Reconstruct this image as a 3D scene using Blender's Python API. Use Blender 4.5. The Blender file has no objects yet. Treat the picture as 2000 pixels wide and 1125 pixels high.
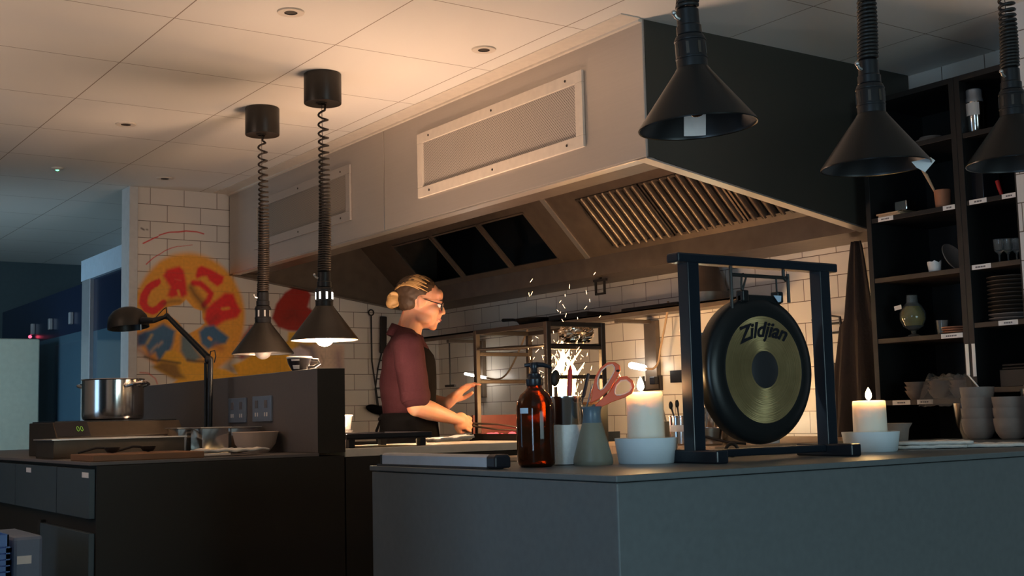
import bpy, bmesh, math, random
from math import sin, cos, pi, radians, atan2, sqrt
from mathutils import Vector, Matrix, noise, Quaternion
random.seed(7)
C = bpy.context.scene.collection
EYE = 1.10                      # camera height above the floor
CEIL = EYE + 1.36
TOP = EYE - 0.115               # height of the bar and island tops

# ------------------------------------------------------------------ camera
FPX = 2405.18
YAW, PITCH, ROLL = radians(34.653), radians(5.936), radians(-1.3688)
fw = Vector((sin(YAW)*cos(PITCH), cos(YAW)*cos(PITCH), sin(PITCH)))
rt = Vector((cos(YAW), -sin(YAW), 0)); up = rt.cross(fw)
cr, sr = cos(ROLL), sin(ROLL)
RT = rt*cr + up*sr; UP = up*cr - rt*sr
cam = bpy.data.objects.new('camera', bpy.data.cameras.new('camera'))
C.objects.link(cam)
cam.matrix_world = Matrix(((RT.x, UP.x, -fw.x, 0), (RT.y, UP.y, -fw.y, 0), (RT.z, UP.z, -fw.z, EYE), (0, 0, 0, 1)))
cam.data.sensor_width = 36; cam.data.lens = 36*FPX/2000
cam.data.clip_start = 0.05
bpy.context.scene.camera = cam

def ray(x, y): return RT*((x-1000)/FPX) - UP*((y-562.5)/FPX) + fw
def onx(x, y, X): r = ray(x, y)*1.0; r *= X/r.x; r.z += EYE; return r
def ony(x, y, Y): r = ray(x, y)*1.0; r *= Y/r.y; r.z += EYE; return r
def onz(x, y, Z): r = ray(x, y)*1.0; r *= (Z-EYE)/r.z; r.z += EYE; return r
def ond(x, y, d): r = ray(x, y)*d; r.z += EYE; return r

# ------------------------------------------------------------------ materials
def lin(c):
    return tuple((v/12.92 if v <= .04045 else ((v+.055)/1.055)**2.4) for v in c)
def s8(r, g, b): return lin((r/255, g/255, b/255))

def new_mat(name):
    m = bpy.data.materials.new(name); m.use_nodes = True
    nt = m.node_tree; b = nt.nodes['Principled BSDF']
    return m, nt, b

def mat(name, col, rough=.5, metal=0., var=.12, scale=30, bump=0., sss=0, trans=0, emit=None, es=0, ior=1.45, spec=.5, stretch=None):
    m, nt, b = new_mat(name)
    N = nt.nodes; L = nt.links
    tc = N.new('ShaderNodeTexCoord'); no = N.new('ShaderNodeTexNoise')
    no.inputs['Scale'].default_value = scale; no.inputs['Detail'].default_value = 4
    src = tc.outputs['Object']
    if stretch:
        mp = N.new('ShaderNodeMapping'); mp.inputs['Scale'].default_value = stretch
        L.new(src, mp.inputs['Vector']); src = mp.outputs['Vector']
    L.new(src, no.inputs['Vector'])
    mx = N.new('ShaderNodeMix'); mx.data_type = 'RGBA'
    mx.inputs['A'].default_value = tuple(c*(1-var) for c in col)+(1,)
    mx.inputs['B'].default_value = tuple(min(1, c*(1+var)) for c in col)+(1,)
    L.new(no.outputs['Fac'], mx.inputs['Factor']); L.new(mx.outputs['Result'], b.inputs['Base Color'])
    b.inputs['Roughness'].default_value = rough; b.inputs['Metallic'].default_value = metal
    b.inputs['IOR'].default_value = ior
    b.inputs['Specular IOR Level'].default_value = spec
    if trans: b.inputs['Transmission Weight'].default_value = trans
    if sss:
        b.inputs['Subsurface Weight'].default_value = 1; b.inputs['Subsurface Radius'].default_value = (sss, sss, sss) if sss > .01 else (sss, sss*.5, sss*.25)
        b.inputs['Subsurface Scale'].default_value = 1
    if emit:
        b.inputs['Emission Color'].default_value = emit+(1,); b.inputs['Emission Strength'].default_value = es
    if bump:
        bp = N.new('ShaderNodeBump'); bp.inputs['Strength'].default_value = bump; bp.inputs['Distance'].default_value = .004
        L.new(no.outputs['Fac'], bp.inputs['Height']); L.new(bp.outputs['Normal'], b.inputs['Normal'])
    return m

def glow(name, col, s):
    m, nt, b = new_mat(name)
    nt.nodes.remove(b); e = nt.nodes.new('ShaderNodeEmission')
    e.inputs['Color'].default_value = col+(1,); e.inputs['Strength'].default_value = s
    nt.links.new(e.outputs[0], nt.nodes['Material Output'].inputs['Surface']); return m

def brick(name, u_axis, u0, z0, width, rowh, mortar, tile_col, gap_col, rough, off=.5, paint=False, var=.05, flip=False, flat=False):
    """tile / panel grid laid in world metres"""
    m, nt, b = new_mat(name); N = nt.nodes; L = nt.links
    g = N.new('ShaderNodeNewGeometry'); sp = N.new('ShaderNodeSeparateXYZ'); L.new(g.outputs['Position'], sp.inputs[0])
    cb = N.new('ShaderNodeCombineXYZ')
    au = N.new('ShaderNodeMath'); au.operation = 'SUBTRACT'; au.inputs[1].default_value = u0; L.new(sp.outputs[u_axis], au.inputs[0])
    av = N.new('ShaderNodeMath'); av.operation = 'SUBTRACT'; av.inputs[1].default_value = z0; L.new(sp.outputs['Y' if flat else 'Z'], av.inputs[0])
    L.new(au.outputs[0], cb.inputs[0]); L.new(av.outputs[0], cb.inputs[1])
    bt = N.new('ShaderNodeTexBrick'); L.new(cb.outputs[0], bt.inputs['Vector'])
    bt.offset = off; bt.offset_frequency = 2; bt.squash_frequency = 2; bt.squash = 1
    bt.inputs['Scale'].default_value = 1; bt.inputs['Brick Width'].default_value = width; bt.inputs['Row Height'].default_value = rowh
    bt.inputs['Mortar Size'].default_value = mortar; bt.inputs['Mortar Smooth'].default_value = .1; bt.inputs['Bias'].default_value = 0
    bt.inputs['Color1'].default_value = tuple(c*(1-var) for c in tile_col)+(1,); bt.inputs['Color2'].default_value = tuple(c*(1+var) for c in tile_col)+(1,)
    bt.inputs['Mortar'].default_value = gap_col+(1,)
    col = bt.outputs['Color']
    if paint:
        at = N.new('ShaderNodeAttribute'); at.attribute_name = 'paint'
        mx = N.new('ShaderNodeMix'); mx.data_type = 'RGBA'
        sc = N.new('ShaderNodeMath'); sc.operation = 'MULTIPLY'; L.new(at.outputs['Alpha'], sc.inputs[0])
        fm = N.new('ShaderNodeMath'); fm.operation = 'MULTIPLY_ADD'; L.new(bt.outputs['Fac'], fm.inputs[0]); fm.inputs[1].default_value = -.12; fm.inputs[2].default_value = 1
        L.new(fm.outputs[0], sc.inputs[1])
        L.new(sc.outputs[0], mx.inputs['Factor']); L.new(col, mx.inputs['A']); L.new(at.outputs['Color'], mx.inputs['B']); col = mx.outputs['Result']
    L.new(col, b.inputs['Base Color']); b.inputs['Roughness'].default_value = rough
    bp = N.new('ShaderNodeBump'); bp.inputs['Strength'].default_value = .5; bp.inputs['Distance'].default_value = .002; bp.invert = True
    L.new(bt.outputs['Fac'], bp.inputs['Height']); L.new(bp.outputs['Normal'], b.inputs['Normal'])
    return m

MT = {}
MT['ceiling'] = brick('ceiling_panels', 'X', 1.373-1.8, 3.949-3.6, .6, .6, .0022, (.80, .76, .69), (.30, .23, .17), .9, off=0, flat=True, var=.015)
MT['tile_mural'] = brick('white_tiles_mural', 'X', 1.979-2.0, 2.364-1.96, .2, .098, .0018, (.72, .66, .60), (.16, .12, .09), .32)
MT['tile_paint'] = brick('painted_tiles', 'X', 1.979-2.0, 2.364-1.96, .2, .098, .0018, (.72, .66, .60), (.16, .12, .09), .45, paint=True)
MT['tile_back'] = brick('white_tiles_back', 'Y', 5.83-4.888, 2.364-1.96, .1955, .098, .0018, (.74, .67, .59), (.16, .11, .08), .32)
MT['tile_pillar'] = brick('white_tiles_pillar', 'Y', 1.0, 2.364-1.96, .2, .098, .0018, (.70, .66, .62), (.16, .12, .09), .35)
MT['plaster'] = mat('pale_plaster', (.62, .62, .62), .8)
MT['floor'] = mat('dark_floor', (.05, .045, .04), .5, scale=6)
MT['steel'] = mat('brushed_steel', (.62, .58, .54), .36, .85, var=.06, scale=8, stretch=(1, 1, 30))
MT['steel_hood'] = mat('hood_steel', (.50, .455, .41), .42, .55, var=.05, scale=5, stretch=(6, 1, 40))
MT['steel_shaded'] = mat('hood_steel_shaded', (.095, .09, .075), .42, .6, var=.05, scale=5)  # hood steel again, darkened to carry the shade on the hood's side
MT['steel_dirty'] = mat('grimy_steel', (.17, .13, .10), .42, .6, var=.3, scale=14)
MT['steel_shiny'] = mat('polished_steel', (.72, .69, .66), .16, 1., var=.04)
MT['baffle'] = mat('greasy_baffle', (.16, .135, .11), .34, .8, var=.35, scale=25)
MT['black_hole'] = mat('matte_black', (.012, .011, .010), .9)  # near-black lining behind the filter openings
MT['frame_white'] = mat('cream_metal', (.70, .62, .52), .5)
MT['black'] = mat('black_metal', (.012, .012, .013), .38, .0)
MT['shade'] = mat('black_shade', (.022, .018, .014), .36, .1, var=.2, scale=60)
MT['shade_in'] = mat('shade_lining', (.75, .70, .62), .35, .6)
MT['rubber'] = mat('black_rubber', (.02, .018, .016), .45)
MT['cord'] = mat('brown_black_cord', (.030, .020, .014), .4)
MT['bar'] = mat('grey_green_stone', (.112, .122, .120), .45, var=.15, scale=60)
MT['island'] = mat('dark_laminate', (.020, .016, .011), .6, var=.1, scale=80)
MT['ups'] = mat('charcoal_laminate', (.15, .132, .125), .55, var=.1, scale=90)
MT['drawer'] = mat('drawer_front_hall_spill', (.06, .085, .10), .45)  # blue spill from the hall light mixed into the drawer colour
MT['worktop'] = mat('pale_worktop', (.78, .72, .62), .4)
MT['wood'] = mat('board_wood', (.23, .105, .045), .55, var=.3, scale=12, stretch=(1, 12, 1))
MT['wood_pale'] = mat('pale_board', (.52, .34, .20), .5, var=.2, scale=12, stretch=(1, 12, 1))
MT['white'] = mat('white_ceramic', (.74, .74, .72), .35, var=.03)
MT['ceramic_grey'] = mat('stone_ceramic', (.19, .16, .14), .55, var=.12, scale=50)
MT['dish'] = mat('pale_dish', (.66, .72, .74), .5, var=.05)
MT['label'] = mat('label_paper', (.84, .80, .76), .7)
MT['ink'] = mat('grey_ink', (.16, .15, .16), .7)
MT['shelf'] = mat('black_shelf', (.010, .010, .010), .5)
MT['shelf_edge'] = mat('shelf_edge_wood', (.055, .040, .028), .55, var=.3, scale=20)
MT['brass'] = mat('gong_bronze', (.33, .235, .095), .34, .85, var=.45, scale=9)
MT['gong_dark'] = mat('gong_rim', (.014, .015, .015), .34, .35)
MT['gong_boss'] = mat('gong_boss', (.03, .03, .032), .45, .4)
MT['lacquer'] = mat('black_lacquer', (.010, .014, .020), .28)
MT['wax'] = mat('candle_wax', (.90, .80, .66), .5, sss=.018, var=.02)
MT['amber'] = mat('amber_glass', (.20, .060, .016), .06, trans=.9, ior=1.3)
MT['plastic_black'] = mat('black_plastic', (.012, .012, .016), .3)
MT['cap_blue'] = mat('blue_grey_ceramic', (.10, .14, .17), .35)
MT['frost'] = mat('frosted_plastic', (.28, .26, .19), .45, trans=.25)
MT['clear'] = mat('clear_plastic', (.85, .83, .78), .12, trans=.9, ior=1.2)
MT['orange'] = mat('orange_red_handle', (.95, .14, .05), .35)
MT['orange_in'] = mat('peach_grip', (.95, .60, .46), .45)
MT['steel_blue'] = mat('steel_plate_blue_reflection', (.30, .37, .48), .42, .5)  # plain steel with the bluish reflection put into its colour
MT['hob_steel'] = mat('brown_lit_steel', (.085, .062, .042), .42, .5, var=.2)
MT['cream'] = mat('cream_ceramic', (.62, .48, .38), .5, var=.05)
MT['alu'] = mat('aluminium', (.45, .47, .50), .4, .5)
MT['terracotta'] = mat('terracotta', (.40, .17, .09), .8)
MT['red'] = mat('red_plastic', (.45, .02, .02), .4)
MT['green'] = mat('teal_glass', (.05, .30, .26), .2, trans=.4)
MT['oil'] = mat('yellow_liquid', (.55, .42, .04), .1, trans=.6)
MT['glass'] = mat('drinking_glass', (.85, .9, .92), .03, trans=.95, ior=1.3)
MT['glass_blue'] = mat('blue_tinted_glass', (.09, .17, .24), .10, trans=.35, ior=1.3)
MT['film'] = mat('dark_blue_film', (.008, .016, .045), .22)
MT['hall'] = mat('hall_paint', (.07, .10, .11), .7)
MT['header'] = mat('pale_blue_header', (.50, .62, .74), .6)
MT['fridge'] = mat('pale_fridge', (.60, .64, .52), .45)
MT['cloth'] = mat('white_cloth', (.70, .66, .60), .9, bump=.4, scale=120)
MT['brown_cloth'] = mat('brown_apron', (.05, .035, .026), .9, bump=.4, scale=90)
MT['skin'] = mat('skin', (.62, .33, .22), .5, sss=.004, var=.06, scale=20)
MT['shirt'] = mat('maroon_shirt', (.048, .015, .020), .9, spec=.15, var=.15, scale=160, bump=.3)
MT['apron'] = mat('black_apron', (.007, .0065, .007), .95, spec=.04, bump=.2, scale=120)
MT['hair'] = mat('blond_hair', (.46, .27, .10), .5, var=.5, scale=26, stretch=(1, 1, 5))
MT['hair_dark'] = mat('brown_hair', (.05, .028, .014), .6, var=.4, scale=40)
MT['lip'] = mat('lips', (.5, .16, .13), .5)
MT['soot'] = mat('sooty_iron', (.020, .017, .015), .5, .3)
MT['iron'] = mat('bare_iron', (.045, .036, .03), .42, .5, var=.3)
MT['grill_red'] = mat('ember_lit_grill_wall', (.13, .045, .040), .55, .2, var=.3, scale=18)  # red light of the embers put into the wall colour
MT['foil'] = mat('aluminium_foil', (.75, .68, .58), .22, 1.)
MT['crate'] = mat('blue_plastic_crate', (.06, .17, .50), .35)
MT['crate_grey'] = mat('grey_plastic_tub', (.16, .20, .28), .5)
MT['food_green'] = mat('dried_herbs', (.03, .035, .02), .9)
MT['blue'] = mat('blue_tape', (.02, .03, .30), .5)

# emitters (the lit lamp has a reflector bulb that shines downwards)
BULB = 1700
WARM = (1.0, .70, .40)
MT['bulb'] = glow('lamp_bulb_glow', (1.0, .70, .46), 1)
_n = MT['bulb'].node_tree; _g = _n.nodes.new('ShaderNodeNewGeometry'); _s = _n.nodes.new('ShaderNodeSeparateXYZ'); _n.links.new(_g.outputs['Normal'], _s.inputs[0])
_a = _n.nodes.new('ShaderNodeMath'); _a.operation = 'MULTIPLY'; _a.inputs[1].default_value = -1; _a.use_clamp = True; _n.links.new(_s.outputs['Z'], _a.inputs[0])
_p = _n.nodes.new('ShaderNodeMath'); _p.operation = 'POWER'; _p.inputs[1].default_value = 2.0; _n.links.new(_a.outputs[0], _p.inputs[0])
_m = _n.nodes.new('ShaderNodeMath'); _m.operation = 'MULTIPLY_ADD'; _m.inputs[1].default_value = BULB; _m.inputs[2].default_value = 25; _n.links.new(_p.outputs[0], _m.inputs[0])
_n.links.new(_m.outputs[0], _n.nodes['Emission'].inputs['Strength'])
MT['slot'] = glow('lamp_slot_glow', (1.0, .93, .82), 5)
MT['bulb_off'] = mat('unlit_bulb', (.6, .55, .5), .2)
MT['flame'] = glow('fire_glow', (1.0, .60, .26), 52)
MT['flame_outer'] = glow('fire_edge_glow', (1.0, .50, .14), 9)
MT['spark'] = glow('spark_glow', (1.0, .55, .25), 14)
MT['coal'] = glow('ember_glow', (1.0, .10, .10), 2.2)
MT['coal_hot'] = glow('hot_ember_glow', (1.0, .42, .40), 5)
MT['candle_flame'] = glow('candle_flame_glow', (1.0, .62, .26), 260)
MT['led_white'] = glow('led_glow', (1.0, .93, .82), 14)
MT['led_tip'] = glow('assumed_lamp_glow', (.95, 1.0, .74), 100)
MT['led_green'] = glow('green_led', (.1, 1.0, .35), 6)
MT['led_red'] = glow('red_led', (1.0, .08, .15), 3)
MT['display'] = glow('hob_display', (.35, .60, .08), .5)

# ------------------------------------------------------------------ mesh helpers
def B(): return bmesh.new()
def box(bm, lo, hi, rot=None, at=None):
    lo = Vector(lo); hi = Vector(hi)
    vs = [bm.verts.new((x, y, z)) for x in (lo.x, hi.x) for y in (lo.y, hi.y) for z in (lo.z, hi.z)]
    for f in ((0, 1, 3, 2), (4, 6, 7, 5), (0, 4, 5, 1), (2, 3, 7, 6), (0, 2, 6, 4), (1, 5, 7, 3)):
        bm.faces.new([vs[i] for i in f])
    if rot is not None:
        for v in vs: v.co = rot @ v.co
    if at is not None:
        for v in vs: v.co += Vector(at)
    return vs
def bar(bm, a, b, w, h=None, upv=(0, 0, 1)):
    """rectangular bar from a to b"""
    a = Vector(a); b = Vector(b); h = h or w
    d = (b-a).normalized(); u = Vector(upv)
    s = d.cross(u)
    if s.length < 1e-4: s = d.cross(Vector((1, 0, 0)))
    s.normalize(); u = s.cross(d)
    vs = []
    for p in (a, b):
        for i, j in ((-1, -1), (1, -1), (1, 1), (-1, 1)): vs.append(bm.verts.new(p+s*i*w/2+u*j*h/2))
    for f in ((3, 2, 1, 0), (4, 5, 6, 7), (0, 1, 5, 4), (1, 2, 6, 5), (2, 3, 7, 6), (3, 0, 4, 7)): bm.faces.new([vs[i] for i in f])
def lathe(bm, prof, seg=32, at=(0, 0, 0), rot=None, sx=1, sy=1):
    at = Vector(at); rings = []
    for r, z in prof:
        if r < 1e-6:
            v = Vector((0, 0, z)); rings.append([bm.verts.new((rot @ v if rot else v)+at)])
        else:
            rg = []
            for i in range(seg):
                a = 2*pi*i/seg; v = Vector((r*cos(a)*sx, r*sin(a)*sy, z)); rg.append(bm.verts.new((rot @ v if rot else v)+at))
            rings.append(rg)
    for A, Bq in zip(rings, rings[1:]):
        for i in range(seg):
            j = (i+1) % seg
            if len(A) == 1 and len(Bq) == 1: continue
            if len(A) == 1: bm.faces.new((A[0], Bq[j], Bq[i]))
            elif len(Bq) == 1: bm.faces.new((A[i], A[j], Bq[0]))
            else: bm.faces.new((A[i], A[j], Bq[j], Bq[i]))
def cyl(bm, r, z0, z1, at=(0, 0, 0), seg=24, rot=None): lathe(bm, [(0, z0), (r, z0), (r, z1), (0, z1)], seg, at, rot)
def tube(bm, pts, r, seg=8, closed=False):
    pts = [Vector(p) for p in pts]; n = len(pts); rings = []
    prev = None
    for i, p in enumerate(pts):
        if closed: t = pts[(i+1) % n]-pts[i-1]
        else: t = pts[min(i+1, n-1)]-pts[max(i-1, 0)]
        t.normalize()
        if prev is None:
            a = t.orthogonal().normalized()
        else:
            a = prev-t*prev.dot(t)
            if a.length < 1e-5: a = t.orthogonal()
            a.normalize()
        prev = a; b = t.cross(a)
        rr = r[i] if isinstance(r, (list, tuple)) else r
        rings.append([bm.verts.new(p+(a*cos(2*pi*k/seg)+b*sin(2*pi*k/seg))*rr) for k in range(seg)])
    m = n if closed else n-1
    for i in range(m):
        A = rings[i]; Bq = rings[(i+1) % n]
        for k in range(seg):
            q = (k+1) % seg; bm.faces.new((A[k], A[q], Bq[q], Bq[k]))
    if not closed:
        bm.faces.new(rings[0][::-1]); bm.faces.new(rings[-1])
def prism(bm, poly, axis_vec, origin=(0, 0, 0), ux=(1, 0, 0), uy=(0, 0, 1)):
    """extrude a 2D polygon (in ux,uy) along axis_vec"""
    o = Vector(origin); ux = Vector(ux); uy = Vector(uy); av = Vector(axis_vec)
    a = [bm.verts.new(o+ux*x+uy*y) for x, y in poly]; b = [bm.verts.new(v.co+av) for v in a]
    bm.faces.new(a[::-1]); bm.faces.new(b)
    for i in range(len(a)):
        j = (i+1) % len(a); bm.faces.new((a[i], a[j], b[j], b[i]))
def ell(bm, c, r, rot=None, seg=20, rings=12):
    prof = [(0, -1)]+[(cos(-pi/2+pi*i/rings), sin(-pi/2+pi*i/rings)) for i in range(1, rings)]+[(0, 1)]
    S = Matrix.Diagonal(Vector(r)); R = (rot @ S) if rot is not None else S
    lathe(bm, prof, seg, c, R)
def rcone(bm, p0, p1, r0, r1, seg=16):
    p0 = Vector(p0); p1 = Vector(p1); d = p1-p0; L = d.length
    q = Vector((0, 0, 1)).rotation_difference(d.normalized()).to_matrix()
    prof = [(0, -r0)]+[(r0*sin(a), -r0*cos(a)) for a in (pi/8, pi/4, 3*pi/8)]+[(r0, 0), (r1, L)]+[(r1*cos(a), L+r1*sin(a)) for a in (pi/8, pi/4, 3*pi/8)]+[(0, L+r1)]
    lathe(bm, prof, seg, p0, q)
def mesh(name, bm, m, parent=None, loc=None, smooth=False, bevel=0, auto=True, solid=0):
    bmesh.ops.recalc_face_normals(bm, faces=bm.faces[:])
    me = bpy.data.meshes.new(name); bm.to_mesh(me); bm.free()
    o = bpy.data.objects.new(name, me); C.objects.link(o)
    for x in (m if isinstance(m, (list, tuple)) else [m]): me.materials.append(MT[x] if isinstance(x, str) else x)
    if parent is not None: o.parent = parent
    if loc is not None: o.location = loc
    if smooth:
        me.polygons.foreach_set('use_smooth', [True]*len(me.polygons))
        if auto:
            try: me.set_sharp_from_angle(angle=radians(38))
            except Exception: pass
    if solid:
        sm = o.modifiers.new('solid', 'SOLIDIFY'); sm.thickness = solid; sm.offset = 0
    if bevel:
        bv = o.modifiers.new('bevel', 'BEVEL'); bv.width = bevel; bv.segments = 2; bv.limit_method = 'ANGLE'
    return o
def tag(o, label, cat, group=None):
    o['label'] = label; o['category'] = cat
    if group: o['group'] = group
    return o
def thing(name, label, cat, loc=(0, 0, 0), rz=0, group=None):
    o = bpy.data.objects.new(name, None); C.objects.link(o); o.location = loc; o.rotation_euler = (0, 0, rz)
    o.empty_display_size = .05
    return tag(o, label, cat, group)
def struct(name, bm, m, **k):
    o = mesh(name, bm, m, **k); o['kind'] = 'structure'; return o
def copy_tree(src, loc=None, rz=None, label=None, parent=None):
    c = src.copy(); C.objects.link(c)
    if parent is not None: c.parent = parent
    for ch in list(src.children): copy_tree(ch, parent=c)
    if loc is not None: c.location = loc
    if rz is not None: c.rotation_euler = (0, 0, rz)
    if label: c['label'] = label
    return c
def baked(bm, voxel, smooth_it=6, jitter=0, jscale=12):
    """overlapping solids -> one continuous skin"""
    me = bpy.data.meshes.new('tmp'); bmesh.ops.recalc_face_normals(bm, faces=bm.faces[:]); bm.to_mesh(me); bm.free()
    o = bpy.data.objects.new('tmp', me); C.objects.link(o)
    r = o.modifiers.new('r', 'REMESH'); r.mode = 'VOXEL'; r.voxel_size = voxel; r.use_smooth_shade = True
    s = o.modifiers.new('s', 'SMOOTH'); s.factor = .5; s.iterations = smooth_it
    dg = bpy.context.evaluated_depsgraph_get(); dg.update()
    out = bpy.data.meshes.new_from_object(o.evaluated_get(dg))
    bpy.data.objects.remove(o)
    if jitter:
        for v in out.vertices:
            n = noise.noise(v.co*jscale); v.co += v.normal*n*jitter
    bm2 = bmesh.new(); bm2.from_mesh(out); return bm2
def text_bm(s, size, shear=0, extr=.0008, offset=0):
    cu = bpy.data.curves.new('t', 'FONT'); cu.body = s; cu.size = size; cu.extrude = extr; cu.shear = shear; cu.align_x = 'CENTER'; cu.offset = offset
    o = bpy.data.objects.new('t', cu); C.objects.link(o)
    dg = bpy.context.evaluated_depsgraph_get(); dg.update()
    me = bpy.data.meshes.new_from_object(o.evaluated_get(dg)); bm = bmesh.new(); bm.from_mesh(me)
    bpy.data.objects.remove(o); return bm

# ------------------------------------------------------------------ the setting
Z = lambda z: z+EYE
MY = 6.943        # plane of the painted wall
BX = 4.2          # plane of the rear tiled wall
b = B(); box(b, (-3, -3.2, -.1), (6, 11, 0)); struct('floor', b, 'floor')
b = B(); box(b, (-3, -3.2, CEIL), (6, 11, CEIL+.1)); struct('ceiling', b, 'ceiling')
b = B(); box(b, (2.205, MY, 0), (BX+.12, MY+.12, CEIL)); struct('wall_left', b, 'tile_mural')
b = B(); box(b, (BX, 2.3, 0), (BX+.12, MY, CEIL)); struct('wall_back', b, 'tile_back')
b = B(); box(b, (2.155, MY-.012, 0), (2.205, MY+.132, CEIL)); struct('trim_1', b, 'plaster', bevel=.004)
b = B(); box(b, (3.76, 1.2, 0), (4.2, 2.415, CEIL)); struct('wall_right', b, 'tile_pillar')
b = B(); box(b, (2.735, 3.15, CEIL-.012), (2.752, MY-.02, CEIL-.0005)); box(b, (2.65, 3.14, CEIL-.004), (2.735, MY-.02, CEIL-.0004))
struct('trim_2', b, 'frame_white')
# hall beyond the painted wall
b = B(); box(b, (-3, 10.6, 0), (3.2, 10.7, CEIL)); struct('wall_hall', b, 'hall')
b = B(); box(b, (2.9, 7.2, 0), (3.0, 10.6, CEIL)); struct('wall_hall_side', b, 'header')
b = B()
box(b, (.3, 10.57, Z(-.1)), (1.62, 10.6, Z(-.03))); box(b, (.3, 10.57, Z(.50)), (1.62, 10.6, Z(.57))); box(b, (1.55, 10.57, Z(-.03)), (1.62, 10.6, Z(.5)))
struct('trim_3', b, 'hall')
b = B(); box(b, (.3, 10.585, Z(-.03)), (1.55, 10.598, Z(.5))); struct('window_4', b, 'film')
# glazed partition
GX = 2.25
gp = struct('partition_glazed', (lambda b: (box(b, (GX-.03, 7.10, 0), (GX+.03, 7.17, Z(.94))), box(b, (GX-.03, 7.94, 0), (GX+.05, 8.12, Z(.94))), b)[-1])(B()), 'alu', bevel=.004)
b = B(); box(b, (GX-.03, 7.06, Z(.935)), (GX+.05, 8.14, Z(1.07))); struct('trim_4', b, 'header', parent=gp)
b = B(); box(b, (GX-.004, 7.17, Z(.60)), (GX+.004, 7.94, Z(.935))); box(b, (GX-.004, 8.12, Z(.62)), (GX+.004, 10.5, Z(.93))); struct('window_1', b, 'film', parent=gp)
b = B(); box(b, (GX-.004, 7.17, 0), (GX+.004, 7.94, Z(.60))); box(b, (GX-.004, 8.12, 0), (GX+.004, 10.5, Z(.62))); struct('window_2', b, 'glass_blue', parent=gp)
for y in (8.42, 8.95, 9.45):
    hb = B(); box(hb, (GX-.03, y-.02, Z(.68)), (GX-.0045, y+.02, Z(.76))); struct('window_handle', hb, 'alu', parent=gp, bevel=.004)
b = B(); ell(b, (GX-.032, 9.46, Z(.665)), (.012, .02, .012)); o = mesh('indicator_light', b, 'led_red', gp)
# daylight assumed from out of view, with added openings behind left and in the hall
b = B()
box(b, (-1.72, -.95, 0), (-1.60, -.35, CEIL)); box(b, (-1.72, .15, 0), (-1.60, 1.33, CEIL)); box(b, (-1.72, -.35, 2.0), (-1.60, .15, CEIL))
struct('wall_opening_assumed', b, 'plaster')  # assumed unseen wall with a gap for the added left light
b = B(); box(b, (.10, 1.40, 0), (.24, 3.2, CEIL)); struct('wall_light_blocker', b, 'plaster')  # unseen wall, placed to shade the island front and part of the bar
def added_light(name, loc, direction, w, h, power, col):
    l = bpy.data.lights.new(name, 'AREA'); l.shape = 'RECTANGLE'; l.size = w; l.size_y = h; l.energy = power; l.color = col
    o = bpy.data.objects.new(name, l); C.objects.link(o); o.location = loc
    o.rotation_euler = Vector(direction).to_track_quat('-Z', 'Y').to_euler(); return o
added_light('assumed_left_light', (-1.55, -.1, 1.0), (1, .35, -.02), 0.45, 1.9, 46, (.46, .73, 1.0))  # added cool light assumed from the left, shining through the made-up opening
added_light('front_fill', (1.9, -2.6, 1.0), (.05, 1, -.16), 2.0, 1.2, 17, (.62, .88, .95)).data.spread = radians(110)  # added cool fill from the camera side for the bar and dishes
added_light('assumed_hall_light', (-.3, 7.9, 1.35), (1, .30, -.12), 1.2, 1.2, 15, (.52, .80, 1.0)).data.spread = radians(120)  # assumed cool source out of view, added to light the hall
b = B(); box(b, (-.45, 5.0, 0), (-.36, 7.8, CEIL)); box(b, (-.45, 9.4, 0), (-.36, 10.6, CEIL)); box(b, (-.45, 7.8, 0), (-.36, 9.4, .85)); box(b, (-.45, 7.8, 2.15), (-.36, 9.4, CEIL)); struct('wall_hall_left_assumed', b, 'plaster')  # assumed unseen wall, its opening added for the hall light

added_light('added_side_fill', (-1.0, 4.5, .95), (1, .05, 0), .7, 1.1, 5, (.42, .70, 1.0))  # added cool fill from the left for drawers and crates, no opening there
o_ = added_light('ceiling_fill', (-.6, 4.3, 1.60), (0, 0, 1), .3, .3, 24, (1.0, .66, .45))  # added warm fill that brightens the ceiling, no fitting stands there
w = bpy.data.worlds.new('world'); bpy.context.scene.world = w; w.use_nodes = True
w.node_tree.nodes['Background'].inputs[0].default_value = (.45, .62, .75, 1); w.node_tree.nodes['Background'].inputs[1].default_value = .012

# added upward area light standing in for heat-lamp light bounced off the pass
tl_ = bpy.data.lights.new('tray_bounce_light', 'AREA'); tl_.shape = 'RECTANGLE'; tl_.size = .26; tl_.size_y = .28; tl_.energy = 19; tl_.color = (1.0, .66, .46); tl_.spread = radians(180)
to_ = bpy.data.objects.new('tray_bounce_light', tl_); C.objects.link(to_); to_.location = (2.26, 4.22, TOP+.0125+.0505); to_.rotation_euler = (pi, 0, 0)
tag(mesh('bounce_panel', (lambda b: (box(b, (-.14, -.15, 0), (.14, .15, .010)), b)[-1])(B()), 'label', loc=(2.26, 4.22, TOP+.0125+.0345), bevel=.003), 'added flat panel under the stand-in bounce light, in the black tray on the pass', 'lamp')

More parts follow.
